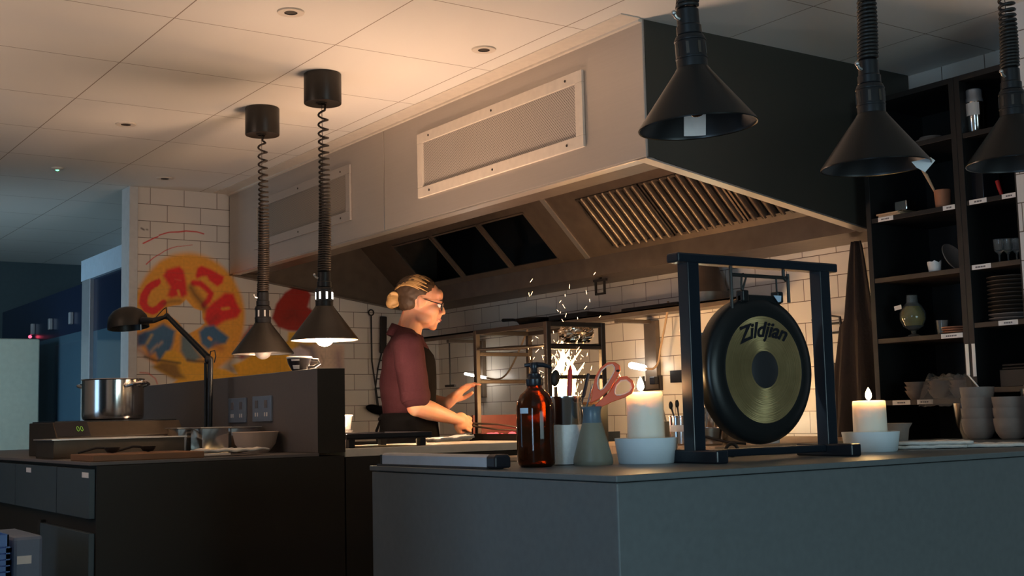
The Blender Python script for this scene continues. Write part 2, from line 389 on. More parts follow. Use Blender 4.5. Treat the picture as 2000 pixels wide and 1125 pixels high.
# ceiling fittings
def downlight(px, py, label):
    p = onz(px, py, CEIL)
    t = thing('ceiling_downlight', label, 'ceiling light', (p.x, p.y, CEIL), group='recessed ceiling downlights')
    b = B(); lathe(b, [(.022, -.004), (.044, -.005), (.046, -.001), (.046, 0), (.021, 0)], 36); mesh('trim_ring', b, 'frame_white', t, smooth=True)
    b = B(); lathe(b, [(0, -.0012), (.0215, -.0012), (.022, -.0045)], 24); mesh('bulb_recess', b, 'shelf_edge', t, smooth=True)
downlight(568, 23, 'white recessed downlight at the top edge, above the two coiled lamp cords')
downlight(945, 96, 'white recessed downlight in the ceiling beside the steel hood front')
downlight(246, 242, 'white recessed downlight in the dimmer ceiling left of the black lamp canisters')
downlight(322, 348, 'white recessed downlight just in front of the tiled wall top')
p = onz(112, 328, CEIL); t = thing('smoke_detector', 'small ceiling detector with glowing green light', 'detector', (p.x, p.y, CEIL))
b = B(); lathe(b, [(0, -.012), (.02, -.011), (.03, -.006), (.032, 0), (0, 0)], 28); mesh('housing', b, 'frame_white', t, smooth=True)
b = B(); ell(b, (0, 0, -.012), (.009, .009, .004)); mesh('indicator_light', b, 'led_green', t, smooth=True)

# ------------------------------------------------------------------ painted mural
def build_mural():
    x0, x1, z0, z1 = 2.2075, 3.52, Z(.15), Z(1.16); nx, nz = 400, 310
    from mathutils.bvhtree import BVHTree
    def P(px, py):
        v = ony(px, py, MY); return (v.x, v.z)
    def seg(q, a, c):
        ax, ay = a; bx, by = c; dx, dy = bx-ax, by-ay; t = max(0, min(1, ((q[0]-ax)*dx+(q[1]-ay)*dy)/(dx*dx+dy*dy+1e-12)))
        return sqrt((q[0]-ax-dx*t)**2+(q[1]-ay-dy*t)**2), t
    def stroke(pts, w, col, soft=.006, a=1., w1=None):
        pts = [P(*p) for p in pts]; return ('s', pts, w, col, soft, a, w1 if w1 is not None else w)
    def poly(pts, col, soft=.012, a=1.):
        return ('p', [P(*p) for p in pts], 0, col, soft, a, 0)
    OR = s8(236, 150, 50); RD = s8(212, 30, 36); BL = s8(45, 95, 135); YE = s8(222, 160, 35); DK = s8(60, 36, 22); WH = (.72, .66, .60)
    DR = s8(150, 30, 22); GR = s8(150, 130, 140); NV = s8(30, 62, 105); BR = s8(160, 90, 50)
    S = []
    def ringpts(cx, cy, rx, ry, a0, a1, n=28): return [(cx+rx*cos(radians(a0+(a1-a0)*i/n)), cy-ry*sin(radians(a0+(a1-a0)*i/n))) for i in range(n+1)]
    # banana-yellow lower shapes
    S.append(poly([(470, 748), (452, 712), (500, 690), (560, 668), (625, 640), (640, 700), (600, 740)], YE))
    S.append(poly([(565, 648), (612, 640), (608, 668), (590, 690), (560, 690)], s8(225, 170, 60)))
    # dark red pepper shape
    S.append(poly([(532, 620), (540, 592), (556, 570), (578, 559), (598, 560), (606, 575), (600, 597), (612, 606), (628, 605), (628, 640), (600, 645), (565, 645), (545, 640)], DR, .012))
    S.append(stroke([(560, 622), (575, 612), (590, 625)], .05, s8(95, 25, 20), .05, .6))
    S.append(poly([(460, 690), (470, 660), (490, 638), (508, 636), (512, 650), (495, 690), (470, 700)], s8(150, 45, 40), .02))
    # pale swirl with grey-violet shading
    S.append(poly([(575, 720), (580, 690), (610, 672), (670, 674), (672, 718)], s8(205, 180, 160), .012))
    S.append(stroke([(588, 676), (606, 682), (613, 697), (606, 712), (598, 722)], .045, s8(120, 110, 120), .03, .9))
    S.append(poly([(560, 686), (585, 678), (603, 690), (602, 706), (592, 716), (575, 716)], s8(196, 182, 186), .012))
    S.append(stroke([(660, 690), (663, 720)], .05, s8(130, 95, 110), .04, .7))
    S.append(stroke([(628, 695), (632, 706), (629, 716)], .012, s8(130, 90, 70), .01, .5))
    # outline smudges
    S.append(stroke([(452, 690), (447, 712), (452, 726)], .035, DK, .04, .75))
    S.append(stroke([(440, 722), (455, 720)], .02, s8(120, 80, 40), .03, .6))
    # donut
    S.append(('ring', P(372, 616), (.335, .365), OR, .02, 1, 0))
    S.append(stroke(ringpts(372, 616, 84, 92, 20, 90), .06, s8(235, 140, 45), .05, .5))
    # letters C A S A
    S.append(stroke([(308, 552), (300, 556), (290, 564), (282, 578), (279, 592), (284, 602), (296, 606), (308, 602), (320, 592)], .042, RD, .008))
    S.append(poly([(319, 540), (326, 528), (350, 519), (358, 528), (362, 552), (364, 575), (355, 580), (345, 578), (335, 582), (328, 577), (332, 560)], RD, .014))
    S.append(stroke([(346, 567), (349, 576)], .013, OR, .008)); S.append(stroke([(340, 545), (352, 547)], .004, s8(220, 120, 80), .006, .7))
    S.append(poly([(383, 540), (386, 524), (393, 519), (414, 527), (437, 540), (435, 552), (425, 558), (408, 548), (404, 540), (396, 541), (386, 546)], RD, .012))
    S.append(stroke([(378, 554), (392, 556), (402, 564), (412, 574), (408, 588), (400, 596)], .034, RD, .012))
    S.append(stroke([(372, 562), (380, 575), (394, 590), (402, 604)], .030, s8(70, 35, 25), .03, .85))
    S.append(poly([(418, 590), (440, 572), (456, 574), (462, 590), (470, 606), (462, 618), (440, 625), (425, 635), (410, 640), (400, 625), (404, 606)], RD, .016))
    S.append(stroke([(436, 602), (446, 600)], .014, OR, .012)); S.append(stroke([(410, 630), (425, 618)], .02, s8(110, 40, 30), .03, .6))
    # letters M I A
    S.append(poly([(268, 655), (280, 648), (300, 643), (318, 634), (343, 646), (338, 668), (332, 684), (322, 704), (312, 708), (305, 690), (292, 695), (284, 676), (270, 676)], BL, .016))
    S.append(poly([(268, 652), (284, 648), (290, 660), (280, 672), (268, 675)], NV, .02, .8))
    S.append(stroke([(296, 656), (288, 672)], .012, s8(190, 160, 90), .014, .9)); S.append(stroke([(316, 668), (296, 688)], .011, s8(170, 150, 130), .014, .9))
    S.append(stroke([(268, 680), (280, 690), (300, 700)], .025, BR, .03, .8))
    S.append(poly([(354, 656), (372, 654), (378, 676), (392, 700), (380, 708), (362, 702), (352, 684)], s8(90, 112, 122), .018))
    S.append(poly([(389, 648), (400, 638), (418, 634), (432, 648), (446, 660), (440, 672), (418, 676), (405, 682), (392, 672)], BL, .014))
    S.append(stroke([(407, 659), (411, 662)], .016, OR, .008))
    S.append(stroke([(420, 676), (432, 682)], .03, BR, .03, .8)); S.append(stroke([(398, 684), (390, 692)], .03, s8(110, 120, 120), .03, .8))
    # inner hole : bare tile, with dark smudge round its top
    S.append(stroke([(322, 594), (336, 590), (350, 588)], .016, s8(80, 55, 30), .03, .8))
    S.append(poly([(328, 602), (352, 596), (362, 584), (366, 588), (378, 600), (395, 607), (396, 622), (400, 632), (392, 640), (378, 647), (366, 653), (356, 641), (346, 628), (330, 618)], WH, .006))
    # yellow hand below the ring
    S.append(poly([(318, 700), (325, 686), (340, 682), (352, 690), (366, 706), (395, 712), (440, 722), (470, 735), (470, 760), (330, 760), (345, 742), (300, 718), (310, 710)], YE, .012))
    S.append(poly([(296, 716), (318, 706), (345, 708), (352, 726), (362, 738), (340, 742), (318, 728)], s8(120, 82, 25), .02, .85))
    S.append(stroke([(282, 696), (300, 703), (330, 707), (350, 707)], .009, s8(40, 32, 22), .012))
    S.append(stroke([(366, 702), (385, 707), (400, 707)], .010, s8(50, 42, 34), .014))
    S.append(stroke([(274, 728), (290, 730), (303, 740), (306, 750)], .006, s8(190, 60, 55), .006, .9))
    # red flicks above, small mark
    S.append(stroke([(278, 474), (300, 463), (330, 455), (362, 451), (385, 454), (398, 458)], .007, s8(190, 25, 30), .003))
    S.append(stroke([(285, 516), (300, 503), (320, 491), (345, 483), (375, 480)], .006, s8(185, 28, 32), .003, 1, .003))
    S.append(stroke([(276, 447), (280, 449)], .008, s8(60, 45, 40), .006)); S.append(stroke([(285, 448), (287, 448)], .006, s8(90, 75, 65), .006))
    def inside(q, pts):
        c = False; j = len(pts)-1
        for i in range(len(pts)):
            (xi, yi), (xj, yj) = pts[i], pts[j]
            if (yi > q[1]) != (yj > q[1]) and q[0] < (xj-xi)*(q[1]-yi)/(yj-yi)+xi: c = not c
            j = i
        return c
    import numpy as np
    xs = np.linspace(x0, x1, nx+1); zs = np.linspace(z0, z1, nz+1)
    X, Zg = np.meshgrid(xs, zs, indexing='ij')
    wob = np.array([[noise.noise((x*9, z*9, 1.3)) for z in zs] for x in xs]); wob2 = np.array([[noise.noise((x*60, z*60, 4)) for z in zs] for x in xs])
    Xw = X+.010*wob; Zw = Zg+.010*np.roll(wob, 37, 0)
    col = np.zeros((nx+1, nz+1, 3)); col[:] = WH; al = np.zeros((nx+1, nz+1))
    def segd(a, c):
        dx, dy = c[0]-a[0], c[1]-a[1]; t = np.clip(((Xw-a[0])*dx+(Zw-a[1])*dy)/(dx*dx+dy*dy+1e-12), 0, 1)
        return np.hypot(Xw-a[0]-dx*t, Zw-a[1]-dy*t), t
    for s in S:
        if s[0] == 's':
            _, pts, wd, c, soft, a, w1 = s; d = np.full(X.shape, 9.)
            for i in range(len(pts)-1):
                dd, t = segd(pts[i], pts[i+1]); ww = wd+(w1-wd)*((i+t)/(len(pts)-1)); d = np.minimum(d, dd-ww/2*(1 if wd > .01 else 1))
        elif s[0] == 'p':
            _, pts, _, c, soft, a, _ = s; d = np.full(X.shape, 9.); ins = np.zeros(X.shape, bool); j = len(pts)-1
            for i in range(len(pts)):
                dd, _t = segd(pts[j], pts[i]); d = np.minimum(d, dd)
                xi, yi = pts[i]; xj, yj = pts[j]
                if yj != yi: ins ^= ((yi > Zw) != (yj > Zw)) & (Xw < (xj-xi)*(Zw-yi)/(yj-yi)+xi)
                j = i
            d = np.where(ins, -d, d)
        else:
            _, c0, (ra, rb), c, soft, a, _ = s
            d = (np.hypot((Xw-c0[0])/ra, (Zw-c0[1])/rb)-1)*ra
        k = np.clip(.5-d/(2*soft), 0, 1)*a; k = k*k*(3-2*k)
        shade = 1+.10*wob2[..., None]
        if c == WH and s[0] == 'p':
            al = al*(1-k)
        else:
            na = k+al*(1-k); col = np.where(na[..., None] > 1e-5, (np.minimum(np.array(c)*1.3, .9)*shade*k[..., None]+col*(al*(1-k))[..., None])/np.maximum(na, 1e-5)[..., None], col); al = na
    bm = B(); V = [[bm.verts.new((xs[i], MY-.0015, zs[k])) for k in range(nz+1)] for i in range(nx+1)]
    for i in range(nx):
        for k in range(nz): bm.faces.new((V[i][k], V[i+1][k], V[i+1][k+1], V[i][k+1]))
    o = mesh('mural', bm, 'tile_paint')
    ca = o.data.color_attributes.new('paint', 'FLOAT_COLOR', 'POINT')
    buf = np.concatenate([col.reshape(-1, 3), al.reshape(-1, 1)], 1).astype(np.float32)
    ca.data.foreach_set('color', buf.ravel())
    tag(o, 'spray-painted mural on white tiles, orange ring with red and blue letters', 'mural')
build_mural()

# ------------------------------------------------------------------ extractor hood
def hood():
    HX, HY, HE = 2.75, 3.15, MY-.02; zb = Z(.875); zr = Z(.70); XR = 3.9
    t = thing('extractor_hood', 'large steel canopy hood over the cooking line, hanging from the ceiling', 'extractor hood', (0, 0, 0))
    b = B(); box(b, (HX, HY, zb), (HX+.012, 5.008, CEIL)); mesh('front_panel', b, 'steel_hood', t, bevel=.003)
    b = B(); box(b, (HX, 5.012, zb), (HX+.012, HE, CEIL)); mesh('front_panel', b, 'steel_hood', t, bevel=.003)
    b = B(); prism(b, [(HX+.012, zb), (HX+.012, CEIL), (BX-.01, CEIL), (BX-.01, zr-.005), (XR, zr)], (0, .012, 0), (0, HY, 0)); mesh('side_panel', b, 'steel_shaded', t)
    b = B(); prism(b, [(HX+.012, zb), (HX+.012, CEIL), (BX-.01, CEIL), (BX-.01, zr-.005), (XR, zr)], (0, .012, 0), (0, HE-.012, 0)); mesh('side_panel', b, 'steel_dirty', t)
    # bottom lips
    b = B(); box(b, (HX, HY, zb-.006), (HX+.05, HE, zb)); mesh('front_lip', b, 'steel', t, bevel=.002)
    b = B(); box(b, (HX+.05, HY+.012, zb+.004), (HX+.19, HE-.012, zb+.014)); box(b, (HX+.05, HY+.012, zb-.004), (HX+.054, HE-.012, zb+.02)); mesh('inner_gutter', b, 'steel_dirty', t)
    d = Vector((XR-HX, 0, zr-zb)).normalized()
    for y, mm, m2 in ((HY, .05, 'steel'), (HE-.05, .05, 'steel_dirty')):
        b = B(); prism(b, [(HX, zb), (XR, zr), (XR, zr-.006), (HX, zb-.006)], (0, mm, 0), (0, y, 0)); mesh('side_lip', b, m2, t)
    # rear trough
    b = B(); box(b, (XR, HY+.012, zr), (XR+.01, HE-.012, Z(.80))); box(b, (XR+.01, HY+.012, zr), (BX-.01, HE-.012, zr+.008)); mesh('rear_trough', b, 'steel_dirty', t)
    # slanting filter plate with openings
    def Q(y, s): return Vector((XR-s, y, Z(.80)+s))
    s0, s1 = .025, .25; smax = .565
    holes = [(5.16, 5.575), (5.615, 6.075), (6.115, 6.55)]; bank = (3.30, 4.72)
    ys = sorted([HY+.012, HE-.012]+[v for h in holes for v in h]+list(bank)); ss = [0, s0, s1, smax]
    b = B()
    for i in range(len(ys)-1):
        for k in range(3):
            ym = (ys[i]+ys[i+1])/2
            if k == 1 and (any(h[0] < ym < h[1] for h in holes) or bank[0] < ym < bank[1]): continue
            b.faces.new([b.verts.new(Q(ys[i], ss[k])), b.verts.new(Q(ys[i+1], ss[k])), b.verts.new(Q(ys[i+1], ss[k+1])), b.verts.new(Q(ys[i], ss[k+1]))])
    mesh('filter_plate', b, 'steel_dirty', t, solid=.004)
    n = Vector((-1, 0, -1)).normalized()
    for h in holes:
        b = B()
        for y in h: bar(b, Q(y, s0)+n*.004, Q(y, s1)+n*.004, .010, .008, n)
        for s in (s0, s1): bar(b, Q(h[0], s)+n*.004, Q(h[1], s)+n*.004, .010, .008, n)
        mesh('opening_rim', b, 'steel_dirty', t)
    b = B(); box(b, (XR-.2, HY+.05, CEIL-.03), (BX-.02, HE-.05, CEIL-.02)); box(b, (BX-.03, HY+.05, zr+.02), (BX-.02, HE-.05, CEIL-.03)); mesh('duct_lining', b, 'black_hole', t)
    b = B(); bar(b, Q(4.945, 0)+n*.004, Q(4.945, smax)+n*.004, .035, .006, n); mesh('panel_seam', b, 'steel', t)
    # baffle filters
    cas = [(3.31, 3.77), (3.78, 4.24), (4.25, 4.71)]
    for (a, c) in cas:
        b = B(); m = 8; w = (c-a-.02)/m
        for i in range(m):
            yc = a+.01+w*(i+.5)
            L = sqrt(2)*(s1-s0)
            # curved slat
            up_ = (Q(0, s1)-Q(0, s0)).normalized(); st = Q(yc, s0)-n*.006
            ring0 = []; ring1 = []
            for k in range(9):
                a2 = pi*k/8; o = Vector((0, 1, 0))*cos(a2)*w*.36+n*sin(a2)*.022
                ring0.append(b.verts.new(st+o)); ring1.append(b.verts.new(st+up_*L+o))
            for k in range(8): b.faces.new((ring0[k], ring0[k+1], ring1[k+1], ring1[k]))
        for y in (a+.006, c-.006): bar(b, Q(y, s0), Q(y, s1), .012, .02, n)
        for s in (s0+.004, s1-.004): bar(b, Q(a, s), Q(c, s), .012, .02, n)
        f = mesh('baffle_filter', b, 'baffle', t, smooth=True)
    # supply air grilles on the front
    for (y0, y1, z0, z1, m) in ((3.48, 4.682, Z(.973), Z(1.262), 'frame_white'), (5.34, 6.535, Z(.973), Z(1.25), 'steel_hood')):
        b = B(); e = .045
        box(b, (HX-.012, y0, z0), (HX-.0005, y1, z0+e)); box(b, (HX-.012, y0, z1-e), (HX-.0005, y1, z1)); box(b, (HX-.012, y0, z0+e), (HX-.0005, y0+e, z1-e)); box(b, (HX-.012, y1-e, z0+e), (HX-.0005, y1, z1-e))
        g = mesh('grille_frame', b, m, t, bevel=.002)
        b = B(); box(b, (HX-.004, y0+e, z0+e), (HX-.0006, y1-e, z1-e)); mesh('perforated_panel', b, PERF if m == 'frame_white' else PERF2, g)
        b = B()
        for y in (y0+.1, (y0+y1)/2, y1-.1):
            for z in (z0+.022, z1-.022): cyl(b, .005, 0, .002, (HX-.012, y, z), 10, Matrix.Rotation(-pi/2, 3, 'Y'))
        mesh('screw', b, 'iron', g)
    b = B(); bar(b, (HX-.001, 5.01, zb), (HX-.001, 5.01, CEIL-.015), .005, .003); mesh('seam', b, 'steel_shiny', t)
def perf(name, base):
    m, nt, pb = new_mat(name); N = nt.nodes; L = nt.links
    g = N.new('ShaderNodeNewGeometry'); mp = N.new('ShaderNodeMapping'); mp.inputs['Scale'].default_value = (1, 115, 115); mp.inputs['Rotation'].default_value = (radians(45), 0, 0)
    L.new(g.outputs['Position'], mp.inputs['Vector']); v = N.new('ShaderNodeTexVoronoi'); v.inputs['Randomness'].default_value = 0; v.inputs['Scale'].default_value = 1
    sp = N.new('ShaderNodeSeparateXYZ'); L.new(mp.outputs[0], sp.inputs[0]); cb = N.new('ShaderNodeCombineXYZ'); L.new(sp.outputs['Y'], cb.inputs[0]); L.new(sp.outputs['Z'], cb.inputs[1]); L.new(cb.outputs[0], v.inputs['Vector'])
    r = N.new('ShaderNodeValToRGB'); r.color_ramp.elements[0].position = .25; r.color_ramp.elements[0].color = tuple(c*.32 for c in base)+(1,); r.color_ramp.elements[1].position = .4; r.color_ramp.elements[1].color = base+(1,)
    L.new(v.outputs['Distance'], r.inputs['Fac']); L.new(r.outputs['Color'], pb.inputs['Base Color']); pb.inputs['Roughness'].default_value = .55; return m
PERF = perf('perforated_cream', (.50, .44, .38)); PERF2 = perf('perforated_steel', (.33, .28, .23))
hood()

# ------------------------------------------------------------------ counters
def counters():
    # bar
    t = thing('bar_counter', 'long grey-green stone bar counter in front with gong and candles', 'bar counter', (1.47, 1.80, 0))
    b = B(); box(b, (.004, .004, 0), (2.27, .97, TOP-.014)); mesh('body', b, 'bar', t, bevel=.003)
    b = B(); box(b, (0, 0, TOP-.0125), (2.285, .975, TOP)); mesh('countertop', b, 'bar', t, bevel=.002)
    # island
    t = thing('island_counter', 'dark laminate island counter with drawers, left of the pass', 'counter', (1.135, 4.03, 0))
    b = B(); box(b, (.02, 0, 0), (.90, 2.88, TOP-.012)); mesh('body', b, 'island', t, bevel=.002)
    b = B(); box(b, (0, 0, TOP-.011), (.80, 2.88, TOP)); mesh('worktop', b, 'ups', t, bevel=.0015)
    for i, (y0, y1) in enumerate(((.01, .40), (.41, 1.0))):
        b = B(); box(b, (0, y0, Z(-.295)), (.019, y1, TOP-.022)); d = mesh('drawer', b, 'drawer', t, bevel=.002)
        b = B(); box(b, (-.0012, (.015 if i == 0 else .76), TOP-.05), (0, (.09 if i == 0 else .83), TOP-.033)); l = mesh('label', b, 'label', d); l['label'] = 'small white paper label'
    b = B(); box(b, (0, 1.01, Z(-.295)), (.019, 1.8, TOP-.022)); mesh('drawer', b, 'drawer', t, bevel=.002)
    b = B(); box(b, (0, .01, .05), (.019, .62, Z(-.34))); mesh('cupboard_door', b, 'drawer', t, bevel=.002)
    b = B(); box(b, (.002, .62, Z(-.42)), (.019, .66, Z(-.33))); mesh('latch', b, 'iron', t)
    # upstand
    t = thing('upstand_wall', 'low charcoal upstand between island and pass, with two socket plates', 'upstand', (1.93, 4.03, 0))
    b = B(); box(b, (0, 0, TOP), (.108, 2.80, Z(.187))); mesh('body', b, 'ups', t, bevel=.0025)
    b = B(); box(b, (0, -.002, TOP+.0005), (.108, -.0003, Z(.1865))); mesh('end_panel', b, 'island', t)
    for y, z, lab in ((.73, 0, 'socket plate on the upstand nearer the desk lamp'), (.48, .002, 'socket plate on the upstand nearer its end')):
        b = B(); box(b, (-.010, y-.088, Z(.0)+z), (0, y+.088, Z(.099)+z)); p_ = mesh('socket_plate', b, 'steel_blue', t, bevel=.002); p_['label'] = lab
        for s in (-1, 1):
            b = B(); box(b, (-.0112, y+s*.045-.014, Z(.052)+z), (-.009, y+s*.045+.014, Z(.082)+z)); mesh('switch', b, 'ink', p_)
            b = B()
            for q in (-.010, .010): box(b, (-.0115, y+s*.045+q-.004, Z(.020)+z), (-.0095, y+s*.045+q+.004, Z(.035)+z))
            mesh('socket_hole', b, 'label', p_)
    # pass counter
    t = thing('pass_counter', 'pass counter with pale top in front of the cook', 'counter', (2.04, 4.03, 0))
    b = B(); box(b, (0, 0, 0), (.90, .50, TOP-.02)); mesh('body', b, 'island', t)
    b = B(); box(b, (0, .004, TOP-.018), (.92, .52, TOP+.012)); mesh('worktop', b, 'worktop', t, bevel=.002)
    # rear counter
    t = thing('rear_counter', 'steel worktop along the rear tiled wall, behind the gong', 'counter', (2.97, 3.10, 0))
    b = B(); box(b, (.03, .03, 0), (1.21, 1.10, TOP-.04)); mesh('body', b, 'island', t)
    b = B(); box(b, (0, 0, TOP-.04), (1.22, 1.115, TOP-.005)); mesh('worktop', b, 'wood_pale', t, bevel=.003)
    t = thing('cooking_range', 'steel range under the hood along the rear wall, left of the grill frame', 'range', (3.55, 4.92, 0))
    b = B(); box(b, (0, 0, 0), (.64, 1.98, TOP-.04)); mesh('body', b, 'steel_dirty', t)
    b = B(); box(b, (-.02, 0, TOP-.04), (.64, 1.98, TOP-.02)); mesh('top_plate', b, 'soot', t, bevel=.003)
counters()

# ------------------------------------------------------------------ heat lamps on coiled cords
MT['shade_darkened'] = mat('black_shade_darkened', (.006, .0055, .005), .30, .0)  # same lampshade black, darkened for the shaded side of the foreground lamps
def heat_lamp(loc, label, lit=None, tilt=(0, 0), top=None, lining='shade_in', cordmat='cord', off=(0, 0), sc=1.0):
    """lit: 'on', 'dim' or None. loc = centre of the rim"""
    x, y, z = loc
    t = thing('heat_lamp', label, 'pendant lamp', (x, y, z), group='black rise-and-fall heat lamps')
    tl = Matrix.Rotation(tilt[0], 3, 'X') @ Matrix.Rotation(tilt[1], 3, 'Y')
    def fin(n, b, m, par=t, **k):
        for v in b.verts: v.co = tl @ (v.co*1.0)
        return mesh(n, b, m, par, **k)
    b = B(); lathe(b, [(.1275, 0), (.130, -.0015), (.131, .001), (.1285, .006), (.040, .124), (.036, .131), (.030, .131)], 64); sh = fin('lamp_shade', b, 'shade' if lit else 'shade_darkened', smooth=True)
    b = B(); lathe(b, [(.1275, 0), (.1265, .006), (.038, .122), (.028, .128)], 64); fin('shade_lining', b, lining, sh, smooth=True)
    b = B(); lathe(b, [(.030, .131), (.034, .132), (.034, .196), (.031, .203), (.026, .205)], 32)
    for v in (.150, .19): lathe(b, [(.034, v), (.0352, v+.001), (.0352, v+.004), (.034, v+.005)], 32)
    nk = fin('lamp_neck', b, 'black', smooth=True)
    b = B()
    for k in range(8):
        a = 2*pi*k/8+.62; q = Matrix.Rotation(a, 3, 'Z'); box(b, (.0335, -.0034, .158), (.0350, .0034, .185), q)
    fin('vent_slot', b, {'on': 'slot', 'dim': 'shade_in', None: 'shelf_edge'}[lit], nk)
    b = B(); lathe(b, [(.026, .205), (.028, .207), (.028, .225), (.025, .228), (.025, .262), (.018, .268), (0, .268)], 28); fin('cord_clamp', b, 'black', smooth=True)
    b = B(); tube(b, [(-.026, 0, .24), (-.036, 0, .243), (-.040, 0, .250)], .004); ell(b, (-.041, 0, .252), (.006, .006, .006)); fin('clamp_screw', b, 'steel', smooth=True)
    bz = .010 if lit else .052
    b = B(); ell(b, (0, 0, bz), (.036, .036, .034) if lit else (.026, .026, .03), seg=24, rings=14); lathe(b, [(.02, bz+.02), (.016, bz+.04), (.016, .12)], 18); fin('heat_bulb', b, 'bulb' if lit == 'on' else ('bulb_off' if lit else 'amber'), smooth=True)
    base = tl @ Vector((0, 0, .266)); H = CEIL-.12-z
    b = B(); pts = []; zz = base.z; a = 0
    Ltot = H-base.z
    while zz < H-.02:
        u = (zz-base.z)/Ltot
        p = .0092+.058*max(0, u-.18)**1.9; r = .0225-.004*min(1, u*1.4)
        if u > .93: r *= max(.35, (1-u)/.07)
        sway = .010*sin(u*2.6)*(1-u)
        pts.append((base.x*(1-u)+off[0]*u+r*cos(a)+sway, base.y*(1-u)+off[1]*u+r*sin(a), zz)); a += 2*pi/14; zz += p/14
    pts.append((off[0]+.012, off[1], H+.005))
    tube(b, pts, .0043, 6); mesh('coiled_cord', b, cordmat, t, smooth=True, auto=False)
    b = B(); tube(b, [(base.x, base.y, base.z), (off[0]-.004, off[1], H+.002)], .0011, 5); mesh('wire', b, 'iron', t)
    b = B(); lathe(b, [(0, H+.004), (.060, H+.003), (.0725, H), (.0735, H+.002), (.0735, H+.117), (.071, H+.1195), (0, H+.1195)], 48)
    for v in b.verts: v.co += Vector((off[0], off[1], 0))
    cp = mesh('canopy', b, 'shade', t, smooth=True)
    b = B(); lathe(b, [(.016, H-.0005), (.022, H-.001), (.022, H+.004)], 24)
    for v in b.verts: v.co += Vector((off[0]-.005, off[1], 0))
    mesh('cord_inlet', b, 'iron', cp, smooth=True)
    return t
L2 = ond(640, 664, 4.745); L1p = ond(521, 691, 5.26)
heat_lamp((2.100, 4.318, L2.z), 'lit black heat lamp hanging over the end of the upstand', 'on')
heat_lamp((2.108, 4.930, L1p.z), 'unlit black heat lamp hanging behind the coffee cup, farther along the upstand', 'dim')
P1 = ond(1363, 248, 2.70); P2 = ond(1710, 326, 3.0); P3 = ond(1985, 320, 3.35)
l1 = heat_lamp(P1, 'black heat lamp with a square white sticker inside, hanging in front of the hood corner', None, (radians(-1), radians(-3)), lining='black', cordmat='rubber')
l2 = heat_lamp(P2, 'black heat lamp with a torn pale tag at its rim, hanging over the gong', None, (0, radians(-1.5)), lining='black', cordmat='rubber')
l3 = heat_lamp(P3, 'black heat lamp at the right, hanging in front of the shelf and tiled pillar', None, (0, 0), lining='black', cordmat='rubber')
def sticker(l, az, z0, z1, wd, name, m, out):
    """flat label stuck on the cone lining"""
    b = B(); g = []
    for i in range(7):
        row = []
        for k in range(4):
            z = z0+(z1-z0)*k/3; r = .1265-(z-.006)*.763-.0016 if not out else .1310-(z-.003)*.752+.0012
            a = az+(i/6-.5)*wd/max(r, .02); row.append(b.verts.new((r*cos(a), r*sin(a), z)))
        g.append(row)
    for i in range(6):
        for k in range(3): b.faces.new((g[i][k], g[i+1][k], g[i+1][k+1], g[i][k+1]))
    s = mesh(name, b, m, l); return s
s_ = sticker(l1, radians(50), .008, .052, .050, 'sticker', 'label', False); s_['label'] = 'square white paper sticker'
b = B(); prism(b, [(-.035, .004), (.012, .014), (.022, .006), (-.004, -.022), (-.024, -.010)], (.0012, .0006, 0), (.075, -.09, 0), (.82, -.57, 0), (0, 0, 1)); s_ = mesh('paper_tag', b, 'label', l2); s_['label'] = 'torn pale paper tag'

# ------------------------------------------------------------------ things on the bar
def base_at(px, py, z=TOP): return onz(px, py, z)
def candle(px, dish_py, wpx, label_c, label_d, h, sink, flame_dx, depth_shift, R, dR, dH):
    p = base_at(px, dish_py); d = Vector((p.x, p.y, 0)).normalized(); p = p+d*depth_shift
    t = tag(mesh('candle_dish', (lambda b: (lathe(b, [(0, 0), (dR*.86, 0), (dR*.90, .003), (dR, dH-.002), (dR, dH), (dR*.955, dH), (dR*.87, .012), (0, .012)], 56), b)[-1])(B()), 'dish', smooth=True, loc=(p.x, p.y, TOP)), label_d, 'dish', 'pale candle dishes')
    t = thing('pillar_candle', label_c, 'candle', (p.x, p.y, TOP+sink), group='lit pillar candles')
    b = B(); n = 48
    prof = [(0, 0), (R, 0), (R*1.01, h*.3), (R*.995, h-.008), (R*.97, h-.001), (R*.90, h), (R*.80, h-.004), (R*.25, h-.008), (0, h-.008)]
    lathe(b, prof, n)
    mesh('wax', b, 'wax', t, smooth=True)
    b = B(); tube(b, [(flame_dx, 0, h-.010), (flame_dx+.001, 0, h), (flame_dx+.003, .001, h+.006)], .0011, 6); mesh('wick', b, 'soot', t)
    b = B(); lathe(b, [(0, 0), (.0055, .003), (.0082, .010), (.0072, .018), (.0034, .027), (0, .033)], 16, (flame_dx, 0, h+.002)); mesh('flame', b, 'candle_flame', t, smooth=True)
candle(1264, 905, 0, 'lit white pillar candle behind the red scissors', 'pale round dish under the candle behind the red scissors', .150, .013, -.012, .01, .0425, .073, .058)
candle(1702, 882, 0, 'lit white pillar candle to the right of the gong', 'pale round dish under the candle to the right of the gong', .120, .013, .0, .0, .043, .074, .052)
p = ond(1742, 838, 3.42); t = tag(mesh('bowl', (lambda b: (lathe(b, [(0, 0), (.035, 0), (.040, .012), (.046, .055), (.055, .070), (.052, .070), (.040, .052), (.034, .014), (0, .010)], 40), b)[-1])(B()), 'ceramic_grey', smooth=True, loc=(p.x, p.y, TOP)), 'tan flared bowl half hidden behind the right candle', 'bowl')

